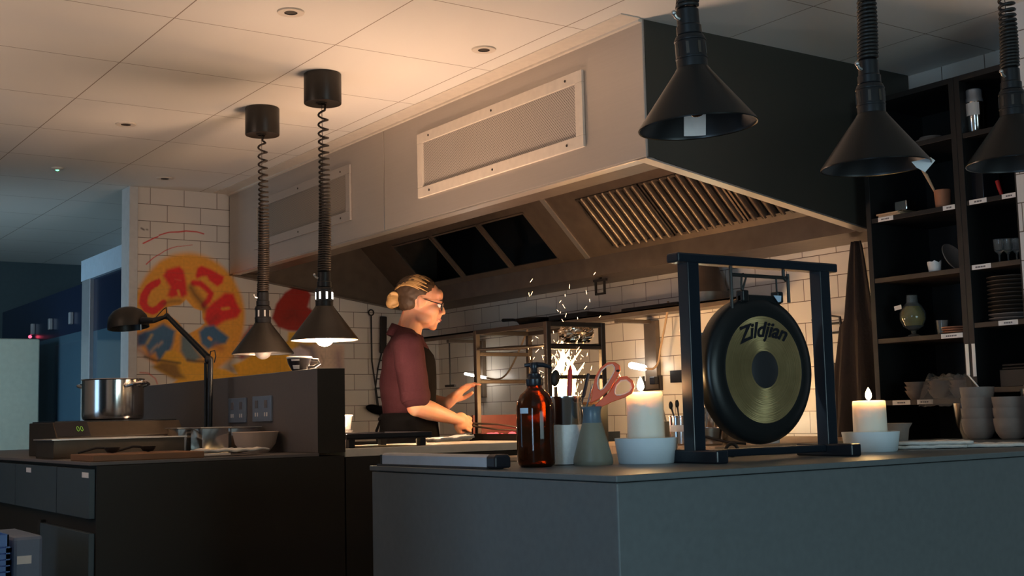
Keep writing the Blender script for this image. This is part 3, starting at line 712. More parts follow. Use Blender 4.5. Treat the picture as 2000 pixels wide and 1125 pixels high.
# amber pump bottle
p = base_at(1048, 912)
t = thing('pump_bottle', 'amber glass pump bottle at the bar corner', 'bottle', (p.x, p.y, TOP))
b = B(); lathe(b, [(0, 0), (.034, 0), (.041, .005), (.0432, .012), (.0432, .128), (.041, .146), (.033, .162), (.021, .172), (.0165, .178), (.0160, .190), (.0135, .190), (.0135, .178), (.018, .170), (.030, .159), (.038, .144), (.0400, .128), (.0400, .014), (.036, .008), (0, .007)], 48); mesh('glass_body', b, 'amber', t, smooth=True)
b = B(); lathe(b, [(0, .182), (.0185, .182), (.0195, .184), (.0195, .197), (.017, .199), (.0150, .203), (.0150, .209), (.009, .211), (.0075, .213), (.0075, .225), (0, .225)], 28); mesh('pump_collar', b, 'plastic_black', t, smooth=True)
q = Matrix.Rotation(radians(145), 3, 'Z')
b = B()
nz = [(.022, .229, .004), (.010, .2295, .0055), (-.006, .230, .006), (-.020, .229, .0055), (-.034, .225, .0045), (-.040, .221, .0035)]
tube(b, [q @ Vector((x, 0, z)) for x, z, _ in nz], [r for *_, r in nz], 10); lathe(b, [(0, .222), (.010, .222), (.011, .228), (.009, .234), (0, .235)], 20); mesh('pump_nozzle', b, 'plastic_black', t, smooth=True)
a0 = atan2(-p.y, -p.x)-.62
b = B()
for i in range(6):
    a1 = a0+(i-3)*.085; a2 = a0+(i-2)*.085; r = .0436
    b.faces.new([b.verts.new((r*cos(a1), r*sin(a1), .120)), b.verts.new((r*cos(a2), r*sin(a2), .120)), b.verts.new((r*cos(a2), r*sin(a2), .132)), b.verts.new((r*cos(a1), r*sin(a1), .132))])
l = mesh('label', b, 'header', t); l['label'] = 'small pale blue label strip'
# steel utensil pot with paper-wrapped tub in front
p = ond(1106, 900, 2.86)
t = thing('utensil_pot', 'steel utensil pot between the amber bottle and the scissors', 'utensil pot', (p.x, p.y, TOP))
b = B(); lathe(b, [(0, 0), (.040, 0), (.042, .003), (.042, .150), (.0435, .152), (.0435, .158), (.040, .158), (.040, .006), (0, .006)], 44); mesh('canister', b, 'steel_shiny', t, smooth=True)
b = B(); lathe(b, [(.0426, .002), (.0432, .05), (.0428, .092), (.0424, .092)], 44)
for v in b.verts:
    v.co *= 1+.03*noise.noise(v.co*90)*(1 if .02 < v.co.z < .09 else .4)
w_ = mesh('paper_wrap', b, 'cloth', t, smooth=True); w_['label'] = 'crumpled pale paper wrap'
PU = p
def utensil(name, label, kind, base, tipv, mt, f): 
    o = thing(name, label, kind, base, group='utensils in the steel pot'); f(o, Vector(tipv)); return o
def spoonlike(o, tip):
    b = B(); tube(b, [(0, 0, 0), tip*.6, tip*.82], [.004, .004, .0045], 8); mesh('handle', b, 'wood', o, smooth=True)
    b = B(); ell(b, tip*.92, (.013, .006, .020), Matrix.Rotation(.2, 3, 'Y')); mesh('spoon_head', b, 'soot', o, smooth=True)
utensil('wooden_spoon', 'round-headed dark spoon standing in the steel pot', 'spoon', (PU.x-.012, PU.y+.012, TOP+.01), (.004, .012, .208), None, spoonlike)
def skewerlike(o, tip):
    b = B(); tube(b, [(0, 0, 0), tip*.55, tip*.72, tip*.94, tip], [.004, .004, .0062, .0055, .001], 10); mesh('handle', b, 'red', o, smooth=True)
utensil('paring_knife', 'dark red pointed handle standing in the steel pot', 'knife', (PU.x, PU.y-.003, TOP+.01), (.010, -.010, .220), None, skewerlike)
def flat(o, tip):
    b = B(); bar(b, (0, 0, 0), tip*.75, .008, .003); mesh('shank', b, 'iron', o)
    b = B(); bar(b, tip*.72, tip, .016, .008); mesh('handle', b, 'plastic_black', o, bevel=.003)
utensil('spatula', 'black flat-handled spatula leaning right in the steel pot', 'spatula', (PU.x+.002, PU.y-.01, TOP+.01), (.040, -.030, .200), None, flat)
utensil('tweezer_tongs', 'short steel tongs leaning behind the black spatula', 'tongs', (PU.x+.008, PU.y-.01, TOP+.01), (.042, -.034, .175), None, lambda o, tip: (mesh('arm', (lambda b: (bar(b, (0, 0, 0), tip, .009, .002), b)[-1])(B()), 'steel_shiny', o), mesh('arm', (lambda b: (bar(b, (.004, .008, 0), tip+Vector((.006, .01, -.012)), .009, .002), b)[-1])(B()), 'steel_shiny', o)))
p = ond(1158, 893, 2.98)
t = thing('storage_tub', 'clear plastic tub behind the conical jar', 'tub', (p.x, p.y, TOP))
b = B(); lathe(b, [(0, 0), (.036, 0), (.038, .003), (.040, .140), (.0385, .140), (.0365, .006), (0, .004)], 36); mesh('tub_body', b, 'frost', t, smooth=True)
b = B(); lathe(b, [(.0385, .138), (.0425, .138), (.0430, .144), (0, .1455)], 36); mesh('tub_lid', b, 'wood', t, smooth=True)
# conical jar with collar, holding scissors
p = base_at(1159, 908); JP = p
t = thing('conical_jar', 'olive conical jar with blue-grey collar, holding red scissors', 'jar', (p.x, p.y, TOP))
b = B(); lathe(b, [(0, 0), (.043, 0), (.0455, .004), (.045, .014), (.0235, .094), (.0215, .098), (.021, .09), (.041, .012), (0, .006)], 44); mesh('jar_body', b, 'frost', t, smooth=True)
b = B(); lathe(b, [(.0205, .090), (.0238, .092), (.0215, .100), (.0200, .112), (.0205, .124), (.0235, .131), (.0220, .1325), (.0180, .124), (.0175, .095)], 40); mesh('collar', b, 'cap_blue', t, smooth=True)
# scissors: plane facing the camera, leaning right
def scissors():
    view = Vector((JP.x, JP.y, 0)).normalized(); sx = Vector((view.y, -view.x, 0)); sz = Vector((0, 0, 1)); ny = -view
    org = Vector((JP.x, JP.y, TOP+.128)); u = 2.70/FPX
    def W(px, py, dn=0): return sx*((px-1163)*u)+sz*((792-py)*u)+ny*dn
    t = thing('kitchen_scissors', 'red-orange handled scissors standing in the conical jar', 'scissors', org)
    def loop(outer, inner, name, th, z0):
        # ring made of matched outer and inner outlines
        b = B(); n = len(outer); O0 = [b.verts.new(W(*q, z0-th/2)) for q in outer]; I0 = [b.verts.new(W(*q, z0-th/2)) for q in inner]
        O1 = [b.verts.new(W(*q, z0+th/2)) for q in outer]; I1 = [b.verts.new(W(*q, z0+th/2)) for q in inner]
        for i in range(n):
            j = (i+1) % n
            b.faces.new((O0[i], O0[j], I0[j], I0[i])); b.faces.new((O1[i], O1[j], I1[j], I1[i])); b.faces.new((O0[i], O0[j], O1[j], O1[i])); b.faces.new((I0[i], I0[j], I1[j], I1[i]))
        return mesh(name, b, 'orange', t, bevel=.0025, smooth=True)
    # upper loop (long) : px outline
    o1 = [(1160, 782), (1166, 752), (1172, 728), (1183, 710), (1198, 699), (1213, 699), (1223, 706), (1224, 718), (1216, 732), (1204, 752), (1190, 764), (1176, 776)]
    i1 = [(1178, 752), (1176, 742), (1178, 730), (1186, 715), (1198, 706), (1208, 704), (1212, 710), (1211, 718), (1204, 730), (1196, 742), (1188, 752), (1182, 755)]
    h1 = loop(o1, i1, 'handle', .011, .004)
    o2 = [(1163, 793), (1180, 776), (1198, 762), (1208, 745), (1222, 729), (1237, 728), (1248, 737), (1253, 750), (1246, 764), (1230, 772), (1205, 780), (1182, 790)]
    i2 = [(1212, 764), (1211, 760), (1212, 754), (1215, 746), (1224, 737), (1235, 736), (1243, 743), (1245, 752), (1240, 759), (1230, 764), (1222, 766), (1215, 766)]
    h2 = loop(o2, i2, 'handle', .011, -.004)
    b = B(); tube(b, [W(*q, .010) for q in i1], .0016, 6, True); mesh('soft_grip', b, 'orange_in', h1, smooth=True)
    b = B(); tube(b, [W(*q, .002) for q in i2], .0016, 6, True); mesh('soft_grip', b, 'orange_in', h2, smooth=True)
    b = B(); prism(b, [(-.010, 0), (.006, .01), (.012, 0), (.002, -.105)], ny*.002, ny*.003, sx, sz); mesh('blade', b, 'steel_shiny', t)
    b = B(); prism(b, [(-.004, 0), (.012, .01), (.014, -.004), (.006, -.100)], ny*.002, -ny*.004, sx, sz); mesh('blade', b, 'steel_shiny', t)
    b = B(); ell(b, W(1219, 717, .008), (.005, .005, .003)); mesh('rivet', b, 'iron', t, smooth=True)
scissors()
# order rail
a = onz(738, 908.5, TOP); c = onz(975, 916, TOP); a = Vector((1.497, 2.735, TOP)); c = Vector((1.515, 2.275, TOP))
t = thing('ticket_rail', 'long aluminium order rail with black end cap on the bar edge', 'ticket rail', a, atan2(c.y-a.y, c.x-a.x))
Lr = (c-a).length
b = B(); prism(b, [(-.016, .004), (-.016, .026), (-.010, .031), (.020, .031), (.024, .026), (.024, .004)], (Lr-.012, 0, 0), (.004, 0, 0), (0, 1, 0), (0, 0, 1)); mesh('rail_body', b, 'alu', t, bevel=.001)
b = B(); box(b, (-.010, -.022, 0), (Lr, .024, .004)); mesh('rail_base', b, 'iron', t)
b = B(); prism(b, [(-.018, .002), (-.018, .028), (-.010, .0325), (.020, .0325), (.026, .026), (.026, .002)], (.034, 0, 0), (Lr-.008, 0, 0), (0, 1, 0), (0, 0, 1)); mesh('end_cap', b, 'plastic_black', t, bevel=.006)
b = B(); box(b, (0, -.018, .002), (.006, .026, .028)); mesh('end_cap', b, 'plastic_black', t, bevel=.001)
p = onz(1000, 903, TOP); t = tag(mesh('serving_board', (lambda b: (box(b, (-.07, -.09, 0), (.07, .09, .012)), b)[-1])(B()), 'wood_pale', loc=(p.x+.10, p.y+.04, TOP), bevel=.003), 'small wooden board behind the amber bottle', 'board')

# ------------------------------------------------------------------ gong and stand
GY = 2.07; GP = ony(1487, 722, GY)
def gong():
    t = thing('gong', 'bronze gong with dark rim and black script lettering', 'gong', (GP.x, GY, GP.z-.175))
    q = Matrix.Rotation(pi/2, 3, 'X'); c = (0, 0, .175)
    b = B(); lathe(b, [(.126, .010), (.132, .0115), (.150, .010), (.166, .006), (.174, -.002), (.176, -.012), (.172, -.038), (.169, -.040), (.170, -.012), (.164, -.002), (.126, .006)], 72, c, q); mesh('gong_rim', b, 'gong_dark', t, smooth=True)
    b = B(); lathe(b, [(.044, .0120), (.08, .0118), (.110, .0112), (.1265, .0103), (.1265, .006), (.044, .007)], 72, c, q); mesh('gong_face', b, MB_, t, smooth=True)
    b = B(); lathe(b, [(0, .0155), (.02, .0150), (.036, .0138), (.0445, .0118), (.0445, .006), (0, .006)], 48, c, q); mesh('gong_boss', b, 'gong_boss', t, smooth=True)
    b = text_bm('Zildjian', .050, .35, .0004, .0012)
    # bend the word along an arc near the top of the face
    for v in b.verts:
        x, y, z = v.co; R = .20; a = x*1.02/R-.05
        v.co = Vector(((R+y)*sin(a)+.006, -.0128-z, .175-.125+(R+y)*cos(a)+.003))
    mesh('lettering', b, 'plastic_black', t)
    b = B()
    for px in (-.052, .064): box(b, (px-.010, -.012, .335), (px+.010, .012, .362))
    box(b, (-.062, -.006, .333), (.074, .008, .352)); mesh('rim_bracket', b, 'gong_dark', t, bevel=.003)
    b = B(); prism(b, [(.040, .352), (.066, .352), (.064, .338), (.055, .336)], (0, .001, 0), (0, -.0125, 0)); s = mesh('sticker', b, 'header', t); s['label'] = 'small pale blue sticker'
    b = B(); 
    for dx in (-.004, .005): tube(b, [(-.052, .0, .36), (-.050+dx, 0, .376), (-.046+dx*1.6, 0, .392), (-.047, 0, .402)], .0028, 6)
    mesh('hanging_loop', b, 'rubber', t, smooth=True)
    b = B(); tube(b, [(.064, 0, .36), (.064, 0, .399)], .0025, 6); mesh('hanging_loop', b, 'rubber', t, smooth=True)
m_, nt_, pb_ = new_mat('radial_bronze'); N_ = nt_.nodes; K_ = nt_.links
tc_ = N_.new('ShaderNodeTexCoord'); mp_ = N_.new('ShaderNodeMapping'); mp_.inputs['Location'].default_value = (0, 0, -.175); K_.new(tc_.outputs['Object'], mp_.inputs['Vector'])
sp_ = N_.new('ShaderNodeSeparateXYZ'); K_.new(mp_.outputs[0], sp_.inputs[0])
ln_ = N_.new('ShaderNodeVectorMath'); ln_.operation = 'LENGTH'; K_.new(mp_.outputs[0], ln_.inputs[0])
no_ = N_.new('ShaderNodeTexNoise'); no_.inputs['Scale'].default_value = 320; no_.noise_dimensions = '1D'; K_.new(ln_.outputs['Value'], no_.inputs['W'])
n2_ = N_.new('ShaderNodeTexNoise'); n2_.inputs['Scale'].default_value = 18; K_.new(mp_.outputs[0], n2_.inputs['Vector'])
rp_ = N_.new('ShaderNodeValToRGB'); rp_.color_ramp.elements[0].color = (.24, .16, .055, 1); rp_.color_ramp.elements[1].color = (.85, .64, .30, 1)
ad_ = N_.new('ShaderNodeMath'); ad_.operation = 'MULTIPLY_ADD'; ad_.inputs[1].default_value = .35; K_.new(no_.outputs[0], ad_.inputs[0]); mu_ = N_.new('ShaderNodeMath'); mu_.operation = 'MULTIPLY'; mu_.inputs[1].default_value = .65; K_.new(n2_.outputs['Fac'], mu_.inputs[0]); K_.new(mu_.outputs[0], ad_.inputs[2])
K_.new(ad_.outputs[0], rp_.inputs['Fac']); K_.new(rp_.outputs['Color'], pb_.inputs['Base Color']); pb_.inputs['Metallic'].default_value = .78; pb_.inputs['Roughness'].default_value = .30
bp_ = N_.new('ShaderNodeBump'); bp_.inputs['Strength'].default_value = .35; bp_.inputs['Distance'].default_value = .0008; K_.new(no_.outputs[0], bp_.inputs['Height']); K_.new(bp_.outputs[0], pb_.inputs['Normal'])
pb_.inputs['Anisotropic'].default_value = .92
tg_ = N_.new('ShaderNodeTangent'); tg_.direction_type = 'RADIAL'; tg_.axis = 'Y'; K_.new(tg_.outputs[0], pb_.inputs['Tangent'])
MB_ = m_
gong()
def gong_stand():
    xl, xr = 1.921, 2.361; zt = Z(.349)
    t = thing('gong_stand', 'black lacquered wooden stand holding the gong', 'gong stand', ((xl+xr)/2, GY, TOP)); ox = (xl+xr)/2
    for x in (xl, xr):
        b = B(); box(b, (x-ox-.0175, -.0175, .026), (x-ox+.0175, .0175, zt-TOP-.010)); mesh('post', b, 'lacquer', t, bevel=.002)
        b = B(); box(b, (x-ox-.018, -.088, 0), (x-ox+.018, .088, .030)); mesh('foot', b, 'lacquer', t, bevel=.004)
    b = B(); box(b, (xl-ox-.048, -.020, zt-TOP-.012), (xr-ox+.046, .020, zt-TOP+.010)); mesh('top_beam', b, 'lacquer', t, bevel=.004)
    b = B(); box(b, (xl-ox+.018, -.012, .010), (xr-ox-.018, .012, .028)); mesh('cross_rail', b, 'lacquer', t, bevel=.003)
    za = Z(.318)-TOP
    b = B(); tube(b, [(2.055-ox, 0, zt-TOP-.01), (2.055-ox, 0, za-.085)], .0042, 8); tube(b, [(2.055-ox, 0, za), (2.245-ox, 0, za)], .0045, 8); tube(b, [(2.232-ox, 0, zt-TOP-.01), (2.232-ox, 0, za), (2.240-ox, 0, za-.006)], .004, 8)
    tube(b, [(2.247-ox, 0, za+.01), (2.247-ox, 0, za-.06)], .0042, 8); mesh('hanger_rod', b, 'rubber', t, smooth=True)
gong_stand()
p = onz(1430, 893, TOP); q_ = onz(1590, 884, TOP)
t = thing('gong_mallet', 'gong mallet with ring-shaped head lying between the stand feet', 'mallet', (p.x, p.y, TOP))
b = B(); n_ = 28; ring = [(.0145*cos(2*pi*i/n_)*.82, -.0145*cos(2*pi*i/n_)*.57, .0185+.0145*sin(2*pi*i/n_)) for i in range(n_)]; tube(b, ring, .0046, 10, True); mesh('mallet_head', b, 'rubber', t, smooth=True)
b = B(); tube(b, [(.012, 0, .012), (q_.x-p.x-.04, q_.y-p.y+.03, .006)], .0058, 8); mesh('mallet_stick', b, 'shelf_edge', t, smooth=True)

# napkins, stacked cups and other pieces at the right end of the bar
p = onz(1850, 871, TOP)
for i, (dx, dy, lab) in enumerate(((0, 0, 'lower folded white napkin beside the right candle'), (.012, -.012, 'upper folded white napkin beside the right candle'), (.14, -.10, 'folded white napkin in front of the stacked cups'))):
    b = B(); nx = 16; g = [[b.verts.new(((u/nx-.5)*.20, (v/nx-.5)*.13, .006+.0025*noise.noise((u*.5+i*7, v*.5, i)))) for v in range(nx+1)] for u in range(nx+1)]
    for u in range(nx):
        for v in range(nx): b.faces.new((g[u][v], g[u+1][v], g[u+1][v+1], g[u][v+1]))
    o = mesh('napkin', b, 'cloth', smooth=True, solid=.008, loc=(2.86+dx, 2.17+dy, TOP+(.010 if i == 1 else 0))); o.rotation_euler = (0, 0, -.7); tag(o, lab, 'napkin', 'folded white napkins')
cupprof = [(0, 0), (.026, 0), (.034, .006), (.044, .022), (.0485, .045), (.050, .062), (.0475, .062), (.045, .045), (.040, .024), (0, .010)]
def cup_stack(X, Y, n, labs, s=1.0):
    p = Vector((X, Y, TOP)); z = TOP
    for i in range(n):
        b = B(); lathe(b, [(r*s, zz*s) for r, zz in cupprof], 40)
        o = mesh('stacking_cup', b, 'ceramic_grey', smooth=True, loc=(p.x+random.uniform(-.002, .002), p.y, z)); tag(o, labs[i], 'cup', 'stacked stoneware cups on the bar'); z += .0315*s
    return p, z
W_ = ['lowest', 'second', 'third', 'topmost']
cup_stack(3.66, 2.547, 4, [f'{w} grey stoneware cup in the taller stack, beside the napkins' for w in W_], 1.12)
cup_stack(3.66, 2.427, 3, [f'{w} grey stoneware cup in the shorter stack near the right edge' for w in (W_[0], W_[1], W_[3])], 1.12)
cup_stack(3.655, 2.303, 4, [f'{w} grey stoneware cup in the stack cut off by the right edge' for w in W_], 1.12)
p = Vector((3.66, 2.547, TOP)); t = thing('serving_spoon', 'white-handled spoon standing in the taller cup stack', 'spoon', (p.x, p.y, TOP+.135))
b = B(); bar(b, (.03, -.02, .0), (-.025, .017, .085), .009, .003); mesh('handle', b, 'label', t, bevel=.001)
b = B(); ell(b, (.033, -.022, -.012), (.012, .008, .016)); mesh('spoon_bowl', b, 'steel_shiny', t, smooth=True)
p = ond(1990, 800, 4.45); t = tag(mesh('mixing_tin', (lambda b: (lathe(b, [(0, 0), (.034, 0), (.038, .01), (.046, .165), (.044, .165), (.036, .012), (0, .008)], 36), b)[-1])(B()), 'steel_shiny', smooth=True, loc=(p.x, p.y-.12, TOP+.06)), 'tall polished steel tin behind the shorter cup stack', 'tin')
t.location = (3.70, 2.36, TOP)
t = tag(mesh('steel_bowl', (lambda b: (lathe(b, [(0, 0), (.03, 0), (.05, .03), (.058, .07), (.056, .07), (.046, .03), (0, .008)], 36), b)[-1])(B()), 'steel_shiny', smooth=True, loc=(3.72, 2.62, TOP)), 'small steel bowl behind the two cup stacks', 'bowl')
t.scale = (1, 1, 1.75)

# ------------------------------------------------------------------ shelving at the right
SX = 3.80
def shelving():
    rows_l = [Z(.977), Z(.72), Z(.489), Z(.258), Z(.0245)]; rows_r = [Z(.968), Z(.724), Z(.492), Z(.288), Z(.06)]
    def unit(label, y0, y1, rows, labs, top):
        t = thing('shelving_unit', label, 'shelving unit', (SX, (y0+y1)/2, 0)); oy = (y0+y1)/2; D = .36
        for y in (y0, y1-.022):
            b = B(); box(b, (0, y-oy, 0), (D, y-oy+.022, top)); mesh('upright', b, 'shelf', t, bevel=.001)
        b = B(); box(b, (D-.012, y0-oy+.022, .05), (D, y1-oy-.022, top)); mesh('back_panel', b, 'shelf', t)
        b = B(); box(b, (0, y0-oy+.022, top-.02), (D-.012, y1-oy-.022, top)); mesh('top_panel', b, 'shelf', t)
        for i, z in enumerate(rows):
            b = B(); box(b, (.002, y0-oy+.0225, z-.018), (D-.0125, y1-oy-.0225, z)); s = mesh('shelf_board', b, 'shelf' if i < 2 else 'shelf_edge', t, bevel=.001)
            for (a, c) in labs.get(i, []):
                b = B(); box(b, (.0005, a-oy, z-.0175), (.002, c-oy, z-.0005)); l = mesh('label', b, 'label', s, bevel=.0005)
                b = B(); w = c-a; n = max(3, int(w/.012)); random.seed(int(a*1000))
                x = a-oy+w*.28
                while x < a-oy+w*.72:
                    k = random.uniform(.004, .009); box(b, (.0002, x, z-.012), (.0006, x+k, z-.0065)); x += k+.0018
                mesh('label_text', b, 'ink', l)
        return t
    yl0, yl1, yr0 = 2.665, 3.085, 2.425
    u = unit('black shelving unit with bowls and yellow jug, beside the hanging apron', yl0, yl1, rows_l, {1: [(2.96, 3.03), (2.69, 2.74)], 3: [(2.69, 2.78)], 4: [(2.93, 3.01), (2.83, 2.90)]}, Z(1.18))
    b = B(); box(b, (-.0012, -.21+.004, Z(.105)), (0, -.21+.017, Z(.215))); l = mesh('label', b, 'label', u); l['label'] = 'upright white label strip'
    u = unit('black shelving unit with plates and shaker, beside the tiled pillar', yr0, yl0-.001, rows_r, {1: [(2.56, 2.63), (2.445, 2.50)], 2: [(2.56, 2.635)], 3: [(2.47, 2.545)]}, Z(1.18))
    b = B(); box(b, (-.0012, .098, Z(.10)), (0, .111, Z(.215))); l = mesh('label', b, 'label', u); l['label'] = 'upright white label strip'
    def on(name, label, cat, px, row, bm, m, dx=.05, group=None, dz=0, **k):
        p = onx(px, 500, SX+dx); o = mesh(name, bm, m, loc=(SX+dx, p.y, row+dz), smooth=True, **k); return tag(o, label, cat, group)
    def L(prof, seg=32): b = B(); lathe(b, prof, seg); return b
    on('plate', 'upturned pale plate on the upper left shelf', 'plate', 1832, rows_l[0], L([(.075, 0), (.072, .006), (.045, .020), (.042, .026), (0, .026)]), 'ceramic_grey', .09)
    # wooden boards and steel tin
    for i in range(2):
        b = B(); box(b, (-.07, -.05, 0), (.07, .05, .007)); on('serving_board', ['lower thin wooden board at the left of the labelled shelf', 'upper thin wooden board under the steel tin'][i], 'board', 1764-i*4, rows_l[1], b, 'wood_pale', .075, 'thin boards on the left shelf', i*.0075, bevel=.001)
    b = B(); box(b, (-.03, -.028, 0), (.03, .028, .040)); o = on('steel_tin', 'small steel tin lying on the wooden boards', 'tin', 1774, rows_l[1], b, 'steel_shiny', .06, None, .0155, bevel=.004)
    on('terracotta_pot', 'terracotta pot with wooden sticks on the left shelf', 'pot', 1848, rows_l[1], L([(0, 0), (.026, 0), (.028, .03), (.030, .068), (.027, .068), (.025, .01), (0, .008)]), 'terracotta', .05)
    p = onx(1848, 500, SX+.05)
    for i, (dy, hh) in enumerate(((.055, .125), (.07, .15))):
        b = B(); tube(b, [(0, 0, 0), (-.01, dy*.5, hh*.5), (-.015, dy, hh)], [.004, .004, .0065], 8); tag(mesh('wooden_spoon', b, 'wood_pale', smooth=True, loc=(SX+.05, p.y, rows_l[1]+.01)), ['shorter wooden spoon leaning in the terracotta pot', 'longer wooden spoon leaning in the terracotta pot'][i], 'spoon', 'spoons in the terracotta pot')
    b = B(); n = 20; rings = []
    for k in range(5):
        rings.append([b.verts.new(((.020+.004*k/4+.004*noise.noise((i, k*.4, 2)))*cos(2*pi*i/n), (.020+.004*k/4)*sin(2*pi*i/n)*1.1, k*.010+(.012*noise.noise((i*.9, 3, 1)) if k == 4 else 0))) for i in range(n)])
    for k in range(4):
        for i in range(n): b.faces.new((rings[k][i], rings[k][(i+1) % n], rings[k+1][(i+1) % n], rings[k+1][i]))
    b.faces.new(rings[0][::-1]); on('paper_cup', 'small crumpled white cup on the middle left shelf', 'cup', 1824, rows_l[2], b, 'white', .05)
    b = B(); lathe(b, [(0, -.003), (.05, -.002), (.062, .006), (.060, .008), (.05, .001), (0, .001)], 36, (0, 0, .046), Matrix.Rotation(radians(62), 3, 'X')); on('plate', 'small plate leaning on the upright on the middle left shelf', 'plate', 1862, rows_l[2], b, 'ceramic_grey', .08)
    # yellow jug
    p = onx(1776, 500, SX+.06); t = thing('oil_carafe', 'round glass carafe of yellow liquid with white label', 'carafe', (SX+.06, p.y, rows_l[3]))
    b = B(); lathe(b, [(0, 0), (.030, .001), (.028, .004), (.008, .014), (.010, .024), (.036, .040), (.047, .065), (.047, .092), (.034, .118), (.022, .130), (.020, .158), (.018, .158), (.019, .130), (.031, .116), (.0445, .090), (.0445, .066), (.034, .043), (0, .030)], 40); mesh('glass_body', b, 'glass', t, smooth=True)
    b = B(); lathe(b, [(0, .032), (.033, .0435), (.0435, .066), (.0435, .090), (.030, .115), (0, .116)], 36); mesh('liquid', b, 'oil', t, smooth=True)
    b = B(); box(b, (-.045, -.002, .108), (-.043, .030, .124), Matrix.Rotation(-.15, 3, 'X')); l = mesh('label', b, 'label', t); l['label'] = 'white label strip'
    on('shot_glass', 'small clear glass beside the yellow carafe', 'glass', 1832, rows_l[3], L([(0, 0), (.018, 0), (.022, .055), (.020, .055), (.016, .006), (0, .005)]), 'glass', .07)
    for i in range(3): on('side_plate', ['lowest', 'middle', 'topmost'][i]+' tan plate of the short stack by the upright', 'plate', 1862, rows_l[3], L([(0, 0), (.035, 0), (.055, .006), (.056, .009), (.035, .004), (0, .004)]), 'terracotta', .07, 'tan plates on the left shelf', i*.0085)
    bp = [(0, 0), (.026, 0), (.036, .012), (.048, .034), (.046, .034), (.034, .014), (0, .005)]
    for j, (px, n_, nm) in enumerate(((1778, 3, 'left'), (1824, 3, 'middle'), (1866, 3, 'right'))):
        for i in range(n_): on('grey_bowl', f'{["lowest", "second", "topmost"][i]} grey bowl of the {["stack nearest the candle", "middle stack on the bottom shelf", "stack beside the upright labels"][j]}', 'bowl', px, rows_l[4], L(bp), 'ceramic_grey', .06, 'grey bowls on the bottom shelf', i*.016+.0)
    b = B(); n = 22; g = [[b.verts.new(((u/n-.5)*.16, (v/n-.5)*.19, .088+.016*noise.noise((u*.35, v*.35, 9))-.9*((u/n-.5)**2*.5))) for v in range(n+1)] for u in range(n+1)]
    for u in range(n):
        for v in range(n): b.faces.new((g[u][v], g[u+1][v], g[u+1][v+1], g[u][v+1]))
    on('cling_film', 'crumpled clear film over the grey bowls', 'film', 1846, rows_l[4], b, 'clear', .07)
    # right unit
    p = onx(1922, 500, SX+.06); t = thing('cocktail_shaker', 'polished steel cocktail shaker with paper label on the top right shelf', 'shaker', (SX+.06, p.y, rows_r[0]))
    b = B(); lathe(b, [(0, 0), (.026, 0), (.028, .003), (.030, .118), (0, .118)], 32); mesh('shaker_body', b, 'steel_shiny', t, smooth=True)
    b = B(); lathe(b, [(.0305, .116), (.0305, .128), (.028, .132), (.028, .160), (.024, .164), (0, .164)], 32); mesh('shaker_cap', b, 'alu', t, smooth=True)
    b = B(); a0 = pi+.25
    for i in range(8):
        a1 = a0+(i-4)*.22; a2 = a1+.22; r = .0308; b.faces.new([b.verts.new((r*cos(a1), r*sin(a1), .066)), b.verts.new((r*cos(a2), r*sin(a2), .066)), b.verts.new((r*cos(a2), r*sin(a2), .112)), b.verts.new((r*cos(a1), r*sin(a1), .112))])
    l = mesh('label', b, 'label', t); l['label'] = 'pale paper label'
    on('tumbler', 'small teal glass on the shelf under the shaker', 'glass', 1905, rows_r[1], L([(0, 0), (.018, 0), (.021, .030), (.019, .030), (.016, .004), (0, .004)]), 'green', .06, None, .115)
    b = B(); box(b, (0, -.05, 0), (.10, .05, .113)); on('black_box', 'plain black box under the teal glass', 'box', 1905, rows_r[1], b, 'plastic_black', .04, bevel=.003)
    b = B(); tube(b, [(0, -.006, 0), (0, .004, .035), (0, .010, .060)], [.006, .007, .0075], 10); on('red_tool', 'red tool handle leaning by the tiled pillar on the shelf', 'tool', 1962, rows_r[1], b, 'red', .05)
    for i in range(3): on('stem_glass', ['clear narrow glass at the left of three on the middle right shelf', 'clear narrow glass in the middle of three on the right shelf', 'clear narrow glass beside the tiled pillar'][i], 'glass', 1952+i*17, rows_r[2], L([(0, 0), (.022, 0), (.022, .002), (.003, .006), (.003, .030), (.016, .045), (.019, .085), (.0175, .085), (.014, .046), (0, .034)]), 'glass', .05+.02*i, 'narrow glasses on the right shelf')
    for i in range(11): on('dinner_plate', f'tan stoneware plate, {["lowest", "second", "third", "fourth", "fifth", "sixth", "seventh", "eighth", "ninth", "tenth", "topmost"][i]} of the tall stack on the right shelf', 'plate', 1972, rows_r[3], L([(0, 0), (.058, 0), (.082, .010), (.083, .013), (.058, .004), (0, .004)]), 'ceramic_grey' if i < 2 else 'shelf_edge', .095, 'tall stack of plates', i*.0145)
    for i in range(2): 
        b = B(); box(b, (0, -.07, 0), (.2, .07, .008)); on('black_tray', ['lower black tray under the tall plate shelf', 'upper black tray under the tall plate shelf'][i], 'tray', 1978, rows_r[4], b, 'soot', .03, 'black trays on the right shelf', .011*i+.06, bevel=.003)
    b = B(); box(b, (0, -.08, 0), (.22, .08, .0595)); on('black_box', 'plain black box carrying two black trays', 'box', 1978, rows_r[4], b, 'shelf', .025, bevel=.002)
shelving()
